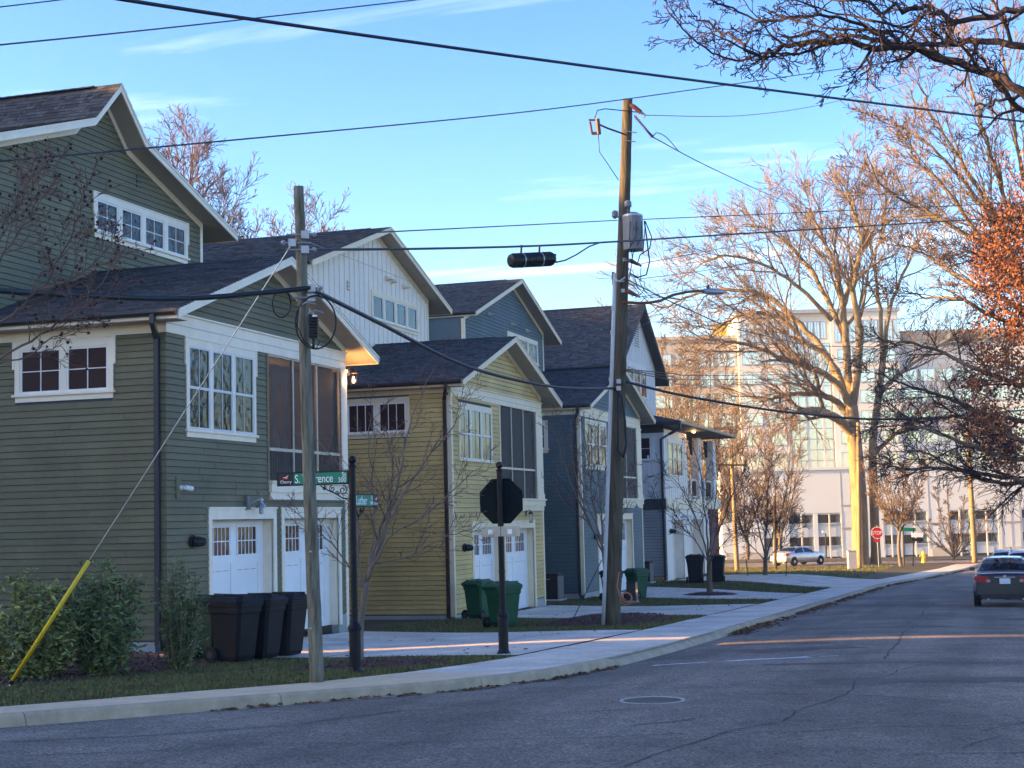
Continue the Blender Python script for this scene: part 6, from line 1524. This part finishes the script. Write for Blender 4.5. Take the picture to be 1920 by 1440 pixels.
# ---------------------------------------------------------------- office block and parking deck (local: x along the facade, y away, z up)
def local_thing(name, label, cat, group=None): return thing(name, (0, 0, 0), label, cat, group)
OD = 240.0; OS = OD/FPX
oc = at(1500, 960, OD)
of = local_thing('office_building', 'large pale office block with a glass curtain wall behind the big tree', 'building')
def ox(p): return (p-1500)*OS
def oz(y): return (960-y)*OS
def vol(name, p0, p1, y0, y1, d0, d1, mat, parent): return MB().box(ox(p0), ox(p1), d0, d1, oz(y1), oz(y0)).build(name, mat, parent)
wa = vol('left_wing', 1130, 1396, 628, 1056, 1.2, 26, 'office_tan', of); wb = vol('centre_block', 1396.2, 1489, 585, 1056, 0, 26, 'office_wall', of); wc = vol('glass_core', 1489.2, 1572, 585, 1056, .6, 26, 'office_wall', of); wd = vol('right_block', 1572.2, 1700, 585, 1056, 0, 26, 'office_wall', of); we = vol('right_wing', 1700.2, 2080, 640, 1056, 1.5, 26, 'office_wall', of)
vol('cornice', 1690, 2085, 622, 640, .8, 27, 'deck_band', of); vol('roof_band', 1394, 1704, 578, 585, -.4, 26.5, 'galv', of); vol('roof_band', 1128, 1396, 622, 628, .8, 26.5, 'office_tan', of)
vol('painted_sun_patch', 1351, 1378, 600, 628, 1.0, 1.1, 'painted_sun_patch', of)  # saturated yellow sheet stands in for a sunlit patch on the facade
cache = {}
def owin(parent, x0, x1, z0, z1, d):
    w, h = x1-x0, z1-z0; k = (round(w, 2), round(h, 2))
    if k not in cache:
        f = MB(); t = .12
        f.box(0, t, -.10, .02, 0, h); f.box(w-t, w, -.10, .02, 0, h); f.box(t, w-t, -.10, .02, 0, t); f.box(t, w-t, -.10, .02, h-t, h); f.box(w/2-.04, w/2+.04, -.08, .02, t, h-t)
        a = f.build('window', 'galv', None); b = MB().box(t, w-t, -.05, .0, t, h-t).build('pane', 'office_glass', None); cache[k] = (a.data, b.data); bpy.data.objects.remove(a); bpy.data.objects.remove(b)
    a = bpy.data.objects.new('window', cache[k][0]); b = bpy.data.objects.new('pane', cache[k][1])
    for o in (a, b): col.objects.link(o)
    a.parent = parent; a.location = (x0, d, z0); b.parent = a
rows = [(655, 681), (694, 719), (733, 758), (772, 797), (810, 835), (850, 880)]
for y0, y1 in rows:
    for p0, p1 in ((1150, 1186), (1192, 1228), (1236, 1270), (1280, 1314), (1322, 1350), (1358, 1392)): owin(wa, ox(p0), ox(p1), oz(y1), oz(y0), 1.2)
    for p0, p1 in ((1402, 1438), (1448, 1482)): owin(wb, ox(p0), ox(p1), oz(y1), oz(y0), 0)
    for p0, p1 in ((1582, 1612), (1622, 1652), (1662, 1692)): owin(wd, ox(p0), ox(p1), oz(y1), oz(y0), 0)
    if y0 > 660:
        for k in range(9): owin(we, ox(1708+k*34), ox(1708+k*34+29), oz(y1), oz(y0), 1.5)
for p0 in range(1400, 1484, 14): owin(wb, ox(p0), ox(p0+13), oz(642), oz(600), 0)
for p0 in range(1578, 1692, 14): owin(wd, ox(p0), ox(p0+13), oz(642), oz(600), 0)
for p0 in range(1494, 1566, 12): owin(wc, ox(p0), ox(p0+11), oz(634), oz(600), .6)
for k in range(5):
    for j in range(14):
        x0, x1 = lerp(ox(1492), ox(1569), k/5), lerp(ox(1492), ox(1569), (k+1)/5); z0, z1 = lerp(oz(925), oz(642), j/14), lerp(oz(925), oz(642), (j+1)/14)
        MB().box(x0+.05, x1-.05, .5, .6, z0+.06, z1-.06).build('curtain_pane', 'office_glass', wc)
for k in range(6): MB().box(lerp(ox(1492), ox(1569), k/5)-(.05 if k not in (2, 4) else .22), lerp(ox(1492), ox(1569), k/5)+(.05 if k not in (2, 4) else .22), .35, .6, oz(925), oz(642)).build('mullion', 'galv' if k not in (2, 4) else 'pvc', wc)
for j in range(15): z = lerp(oz(925), oz(642), j/14); MB().box(ox(1492), ox(1569), .40, .6, z-.06, z+.06).build('transom', 'galv', wc)
def place_local(o): o.location = oc; o.rotation_euler = (0, 0, YAW)
place_local(of)
dk = local_thing('parking_deck', 'pale concrete parking deck with dark openings at the end of the street', 'building')
DY = -8.0
main = vol('upper_wall', 1340, 2100, 885, 963, DY, DY+18, 'deck_wall', dk)
openings = []
bays = [(1415, 1450), (1462, 1506), (1514, 1556), (1634, 1660), (1668, 1712), (1754, 1788), (1798, 1840), (1884, 1926), (1934, 1980)]
prevp = 1340
for p0, p1 in bays:
    vol('pier', prevp, p0, 963.2, 1058, DY+.02, DY+18, 'deck_wall', dk)
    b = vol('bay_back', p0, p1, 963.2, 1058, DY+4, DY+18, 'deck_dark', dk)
    for y0, y1 in ((963.2, 966), (981, 1006), (1022, 1042)):
        vol('spandrel', p0+.1, p1-.1, y0, y1, DY+.25, DY+.7, 'deck_wall', b)
    for y in (982.5, 985, 1023, 1025.5): vol('rail', p0+.1, p1-.1, y, y+.9, DY+.10, DY+.22, 'galv', b)
    pm_ = (p0+p1)/2; vol('downpipe', pm_-1.2, pm_+1.2, 964, 1058, DY-.10, DY+.12, 'pvc', b)
    prevp = p1
vol('pier', prevp, 2100, 963.2, 1058, DY+.02, DY+18, 'deck_wall', dk)
for p0, p1, y0, y1 in ((1556.5, 1600, 990, 993.5), (1556.5, 1600, 949, 952), (1715, 1752, 986, 989), (1842, 1882, 986, 989), (1345, 1413, 994, 997), (1850, 1872, 944, 947)): vol('reveal_band', p0, p1, y0, y1, DY-.06, DY, 'deck_band', dk)
for p0, p1 in ((1556.5, 1578), (1718, 1750), (1346, 1412), (1844, 1880)): vol('tan_plinth', p0, p1, 1032, 1058, DY-.08, DY, 'office_tan', dk)
for p in (1558, 1575, 1600, 1632, 1716, 1733, 1750, 1846, 1864, 1880): vol('panel_joint', p-.5, p+.5, 888, 1032, DY-.03, DY-.001, 'deck_band', dk)
vol('parapet', 1338, 2102, 880, 885, DY-.3, DY+18.2, 'deck_wall', dk)
place_local(dk)

# ---------------------------------------------------------------- cars
def car(label, paintm, kind, plate=True):
    """built about the origin: y forward from the rear bumper, x to the right"""
    r = thing('parked_car', (0, 0, 0), label, 'car', 'parked cars')
    L = 4.75 if kind == 'sedan' else 4.65; W = .91
    if kind == 'sedan': top = [(0, .93), (.06, 1.0), (.25, 1.03), (.62, 1.05), (1.05, 1.27), (1.5, 1.43), (2.1, 1.47), (2.6, 1.43), (3.05, 1.24), (3.45, 1.02), (3.9, .97), (4.35, .88), (4.62, .74), (4.75, .55)]
    else: top = [(0, 1.02), (.06, 1.18), (.2, 1.42), (.35, 1.60), (.6, 1.68), (1.4, 1.72), (2.3, 1.70), (2.75, 1.58), (3.2, 1.30), (3.5, 1.10), (3.95, 1.06), (4.35, .98), (4.55, .82), (4.65, .6)]
    belt0 = .93 if kind == 'sedan' else 1.05
    wid = [(0, .78), (.08, .84), (.4, .90), (1.2, W), (3.4, W), (4.1, .88), (4.5, .78), (L, .62)]
    N = 95; M_ = 13
    def sec(y):
        zt = interp(top, y); w = interp(wid, y); zb = .24 if .3 < y < L-.3 else .30; bl = min(belt0+.03*(y/L), zt-.015); h = max(0, zt-bl); wr = lerp(w*.95, .60 if kind == 'sedan' else .66, min(1, h/.5)) if h > .03 else w*.90
        P = [(0, zb), (.8*w, zb), (.96*w, zb+.10), (w, .48), (w*.995, .66), (w*.965, bl-.08), (w*.945, bl)]
        for t in (.12, .88, 1.0): P.append((lerp(w*.945, wr, t), lerp(bl, zt-(.05 if h > .2 else .004), t)))
        P += [(wr*.82, zt-.012), (wr*.4, zt), (0, zt+.006)]
        return P
    ysx = [L*i/N for i in range(N+1)]; rings = [sec(y) for y in ysx]
    parts = {'body': MB(), 'side_window': MB(), 'rear_window': MB(), 'windshield': MB()}
    def cls(i, j):
        y = (ysx[i]+ysx[i+1])/2; zt = interp(top, y); h = zt-belt0
        if kind == 'sedan':
            if j == 7 and 1.0 < y < 3.05 and h > .2 and not (1.98 < y < 2.08): return 'side_window'
            if j >= 9 and .70 < y < 1.42: return 'rear_window'
            if j >= 9 and 2.68 < y < 3.36: return 'windshield'
        else:
            if j == 7 and .55 < y < 3.05 and h > .25 and not (1.15 < y < 1.25 or 2.1 < y < 2.2): return 'side_window'
            if j >= 9 and .07 < y < .40: return 'rear_window'
            if j >= 9 and 2.78 < y < 3.45: return 'windshield'
        return 'body'
    for s in (1, -1):
        for i in range(N):
            for j in range(M_-1):
                a, b, c, d = rings[i][j], rings[i][j+1], rings[i+1][j+1], rings[i+1][j]; m_ = parts[cls(i, j)]
                q = [(s*a[0], ysx[i], a[1]), (s*b[0], ysx[i], b[1]), (s*c[0], ysx[i+1], c[1]), (s*d[0], ysx[i+1], d[1])]
                m_.quad(*(q if s < 0 else q[::-1]))
    for e in (0, N):
        ring = [(p[0], ysx[e], p[1]) for p in rings[e]] + [(-p[0], ysx[e], p[1]) for p in reversed(rings[e][1:-1])]
        i0 = len(parts['body'].v); parts['body'].v += ring; parts['body'].f.append(tuple(range(i0, i0+len(ring)))); parts['body'].a.append(.5)
    def weld(o):
        import bmesh
        bm = bmesh.new(); bm.from_mesh(o.data); bmesh.ops.remove_doubles(bm, verts=bm.verts, dist=.0008); bmesh.ops.recalc_face_normals(bm, faces=bm.faces)
        bm.to_mesh(o.data); bm.free()
        for p in o.data.polygons: p.use_smooth = len(p.vertices) < 6
    for k, m_ in parts.items():
        weld(m_.build(k, paintm if k == 'body' else 'car_glass', r))
    ht = 1.0 if kind == 'sedan' else 1.15
    for s in (-1, 1):
        a = MB(); a.hexa([(s*.50, -.012, ht-.28), (s*.79, -.012, ht-.22), (s*.86, .10, ht-.22), (s*.50, .02, ht-.28), (s*.46, -.004, ht-.08), (s*.80, .0, ht-.06), (s*.895, .30, ht-.09), (s*.46, .03, ht-.08)]); a.build('tail_light', 'tail_red', r)
        a = MB(); a.box(min(s*.42, s*.53), max(s*.42, s*.53), -.018, .0, ht-.25, ht-.17); a.build('reverse_light', 'tail_clear', r)
        for y in (.82, L-.88):
            w = MB().lathe((s*.72, y, .32), [(.2, 0), (.31, 0), (.325, .04), (.325, .17), (.30, .205), (.20, .205)], 22, (s, 0, 0)).build('wheel', 'tyre', r)
            MB().lathe((s*.90, y, .32), [(.21, 0), (.19, .018), (.06, .03)], 16, (s, 0, 0)).build('rim', 'rim', w)
            MB().lathe((s*(W-.055), y, .34), [(.375, 0), (.375, .050), (.30, .0515)], 22, (s, 0, 0)).build('wheel_arch', 'tyre', r)
        mr_ = MB(); mr_.hexa([(s*.90, 3.0, .98), (s*1.06, 2.98, .98), (s*1.06, 3.12, .98), (s*.90, 3.12, .98), (s*.90, 3.0, 1.10), (s*1.05, 2.98, 1.10), (s*1.05, 3.10, 1.10), (s*.90, 3.12, 1.10)]); mr_.build('mirror', paintm, r)
        MB().box(min(s*.60, s*.76), max(s*.60, s*.76), L-.22, L-.03, .62, .74).build('headlight', 'tail_clear', r)
        for y in (1.35, 2.3): MB().box(min(s*(W-.03), s*(W+.012)), max(s*(W-.03), s*(W+.012)), y, y+.16, .80, .83).build('door_handle', paintm, r)
    MB().box(-.80, .80, -.035, .06, .40, .60).build('bumper', paintm, r); MB().box(-.70, .70, -.02, .08, .25, .40).build('bumper_skirt', 'black_plastic', r)
    MB().box(-.155, .155, -.026, -.002, ht-.30, ht-.14).build('number_plate', 'plate', r)
    MB().lathe((0, 0.0, ht-.085), [(.045, 0), (.045, .014)], 14, (0, -1, 0)).build('badge', 'galv', r)
    for s in (-1, 1): MB().tube([(s*.5, .15, .24), (s*.5, -.03, .24)], .03, 8).build('tailpipe', 'galv', r)
    MB().box(-.74, .74, -.006, .0, .632, .642).build('trunk_seam', 'black_plastic', r); MB().box(-.62, .62, -.05, -.034, .575, .600).build('bumper_lip', paintm, r)
    MB().box(-.30, .30, -.03, -.002, ht-.115, ht-.095).build('trunk_handle', 'galv', r)
    if kind == 'suv':
        for s in (-1, 1): MB().tube([(s*.60, .6, 1.66), (s*.60, .75, 1.76), (s*.60, 2.1, 1.76), (s*.60, 2.35, 1.68)], .018, 6).build('roof_rail', 'galv', r)
    return r
def park(o, x, y, rz): o.location = (x, y, road_z(x, y) if -5.7 < x < 2 else T(x, y)+.02); o.rotation_euler = (0, 0, radians(rz))
c1 = car('dark grey sedan seen from behind at the right edge', 'paint_dark', 'sedan'); park(c1, .12, 48.6, 0)
c2 = car('white SUV parked just ahead of the dark sedan', 'paint_white', 'suv'); park(c2, 1.0, 55.5, 0)
c3 = car('silver SUV with roof rails peeping left behind the white SUV', 'paint_silver', 'suv'); park(c3, .45, 63.5, 0)
c4 = car('silver sedan parked on the sunlit side drive near the big tree', 'paint_silver', 'sedan'); park(c4, -16.2, 119.4, -34)

# ---------------------------------------------------------------- far street furniture
def gp(px, py, D): p = at(px, py, D); return Vector((p.x, p.y, T(p.x, p.y)))
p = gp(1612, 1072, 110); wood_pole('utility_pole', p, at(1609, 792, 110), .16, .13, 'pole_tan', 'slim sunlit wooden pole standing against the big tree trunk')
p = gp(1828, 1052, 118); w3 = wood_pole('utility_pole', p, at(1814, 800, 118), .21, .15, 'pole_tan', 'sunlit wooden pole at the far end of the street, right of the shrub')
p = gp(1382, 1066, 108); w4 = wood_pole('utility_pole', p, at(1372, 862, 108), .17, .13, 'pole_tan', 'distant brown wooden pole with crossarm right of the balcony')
MB().obox(at(1373, 872, 107.8), _rt*1.0, Vector((0, 0, .07)), toward*.06).build('crossarm', 'pole_wood', w4)
p = gp(1432+22, 1062, 112); wood_pole('utility_pole', p, at(1452, 930, 112), .12, .10, 'pole_wood', 'short brown pole stub left of the silver sedan')
hb = gp(1732, 1052, 120); hy = thing('fire_hydrant', hb, 'yellow fire hydrant on the far grass verge', 'hydrant')
MB().lathe(hb-Vector((0, 0, .1)), [(.20, 0), (.20, .15), (.15, .18), (.14, .62), (.18, .65), (.18, .70), (.15, .74), (.11, .86), (.05, .92), (.05, .98)], 14).build('barrel', 'hydrant_yellow', hy)
for s in (-1, 1): MB().lathe(hb+Vector((0, 0, .50)), [(.07, .10), (.07, .22), (.09, .22), (.09, .28)], 10, _rt*s).build('nozzle', 'hydrant_yellow', hy)
MB().lathe(hb+Vector((0, 0, .45)), [(.09, .10), (.09, .22), (.11, .22), (.11, .28)], 10, toward).build('pumper_nozzle', 'hydrant_yellow', hy)
sb2 = gp(1648, 1066, 110); s2 = thing('stop_sign', sb2, 'small red stop sign facing us beside the dark trunk', 'stop sign', 'stop signs')
top = at(1644, 985, 110); MB().tube([sb2, top], .04, 8).build('post', 'galv', s2)
cz = at(1644, 999, 109.9); ring8 = lambda r: [cz+_rt*(r*cos(pi/8+k*pi/4))+Vector((0, 0, 1))*(r*sin(pi/8+k*pi/4))+toward*.04 for k in range(8)]
MB().prism(ring8(.44), toward*.01).build('sign_border', 'sign_white', s2); MB().prism([q+toward*.012 for q in ring8(.41)], toward*.004).build('sign_face', 'sign_red', s2)
text_mesh('legend', 'STOP', .36, cz+toward*.058-Vector((0, 0, .125)), _r0, (0, 0, 1), 'sign_white', s2, 'CENTER', .85)
MB().obox(at(1644, 1014, 109.9)+toward*.05, _rt*.22, Vector((0, 0, .09)), toward*.008).build('all_way_plate', 'sign_red', s2)
nb2 = gp(1695, 1060, 114); n2 = thing('street_name_post', nb2, 'distant brown post with green street name blades', 'street sign')
MB().tube([nb2, at(1693, 990, 114)], .07, 8).build('post', 'pole_wood', n2); MB().obox(at(1703, 993, 113.8), _rt*.55, Vector((0, 0, .13)), toward*.02).build('blade', 'sign_green', n2)
nb3 = gp(1712, 1060, 112); n3 = thing('sign_post', nb3, 'dark post with small white and green signs right of the street name', 'sign')
MB().tube([nb3, at(1713, 990, 112)], .045, 8).build('post', 'iron_black', n3); MB().obox(at(1720, 1003, 111.8), _rt*.42, Vector((0, 0, .16)), toward*.02).build('white_sign', 'sign_white', n3); MB().obox(at(1720, 1012, 111.8), _rt*.42, Vector((0, 0, .12)), toward*.02).build('dark_sign', 'iron_black', n3)
ub = gp(1598, 1066, 106); uc = thing('utility_cabinet', ub, 'pale grey utility cabinet left of the big trunk', 'cabinet')
MB().obox(ub+Vector((0, 0, .65)), _r0*.28, Vector((0, 0, .62)), toward*.25).build('box', 'pvc', uc); MB().obox(ub+Vector((0, 0, 1.30)), _r0*.30, Vector((0, 0, .03)), toward*.27).build('lid', 'galv', uc)
lb = gp(1550, 1060, 190); ll = thing('lamp_post', lb, 'thin dark lamp post before the parking deck', 'lamp post'); MB().tube([lb, at(1548, 1000, 190)], .09, 8).build('pole', 'iron_black', ll); MB().obox(at(1548, 997, 190), _r0*.4, Vector((0, 0, .12)), toward*.25).build('head', 'pvc', ll)

# ---------------------------------------------------------------- added unseen block left of the view, keeping low sun off the houses
ab = thing('sun_blocker', (-51.5, 25, T(-51.5, 25)), 'added unseen four storey block shading the row, left of the view', 'building')
AX, AZ = -45.0, 16.4
for (ya, yb) in ((-34, 6.1), (12.7, 78)):          # two wings; the gap between is shaped to streak sun onto the road
    wl_ = MB().box(-58, AX, ya, yb, -4, AZ).build('walls', 'siding_grey', ab); MB().box(-58.05, AX+.3, ya-.0, yb+.0, AZ, AZ+.35).build('parapet', 'trim', ab)
first = None
for k in range(26):
    for j in range(4):
        y, z = -31+k*4.1, .2+j*4.0
        if 4.3 < y < 12.8: continue
        if first is None:
            f = MB(); f.box(AX, AX+.06, y, y+1.6, z, z+1.9); first = f.build('window', 'trim', ab); pn_ = MB().box(AX+.06, AX+.075, y+.12, y+1.48, z+.12, z+1.78).build('pane', 'pane', first); y00, z00 = y, z
        else:
            o = first.copy(); col.objects.link(o); o.location = (0, y-y00, z-z00); q = pn_.copy(); col.objects.link(q); q.parent = o; o.parent = ab

# ---------------------------------------------------------------- air: a thin even haze that pales the far office block
hz = MB().box(-1250, 1250, -950, 1450, -17, 42).build('haze', 'core', None, kind='stuff')
hm = bpy.data.materials.new('haze'); hm.use_nodes = True; hn, hl = hm.node_tree.nodes, hm.node_tree.links
hn.remove(hn['Principled BSDF']); hv = hn.new('ShaderNodeVolumePrincipled'); hv.inputs['Color'].default_value = (0.93, 0.93, 0.95, 1); hv.inputs['Density'].default_value = 0.0004; hv.inputs['Anisotropy'].default_value = 0.2
hl.new(hv.outputs[0], hn['Material Output'].inputs['Volume']); hz.data.materials.clear(); hz.data.materials.append(hm)
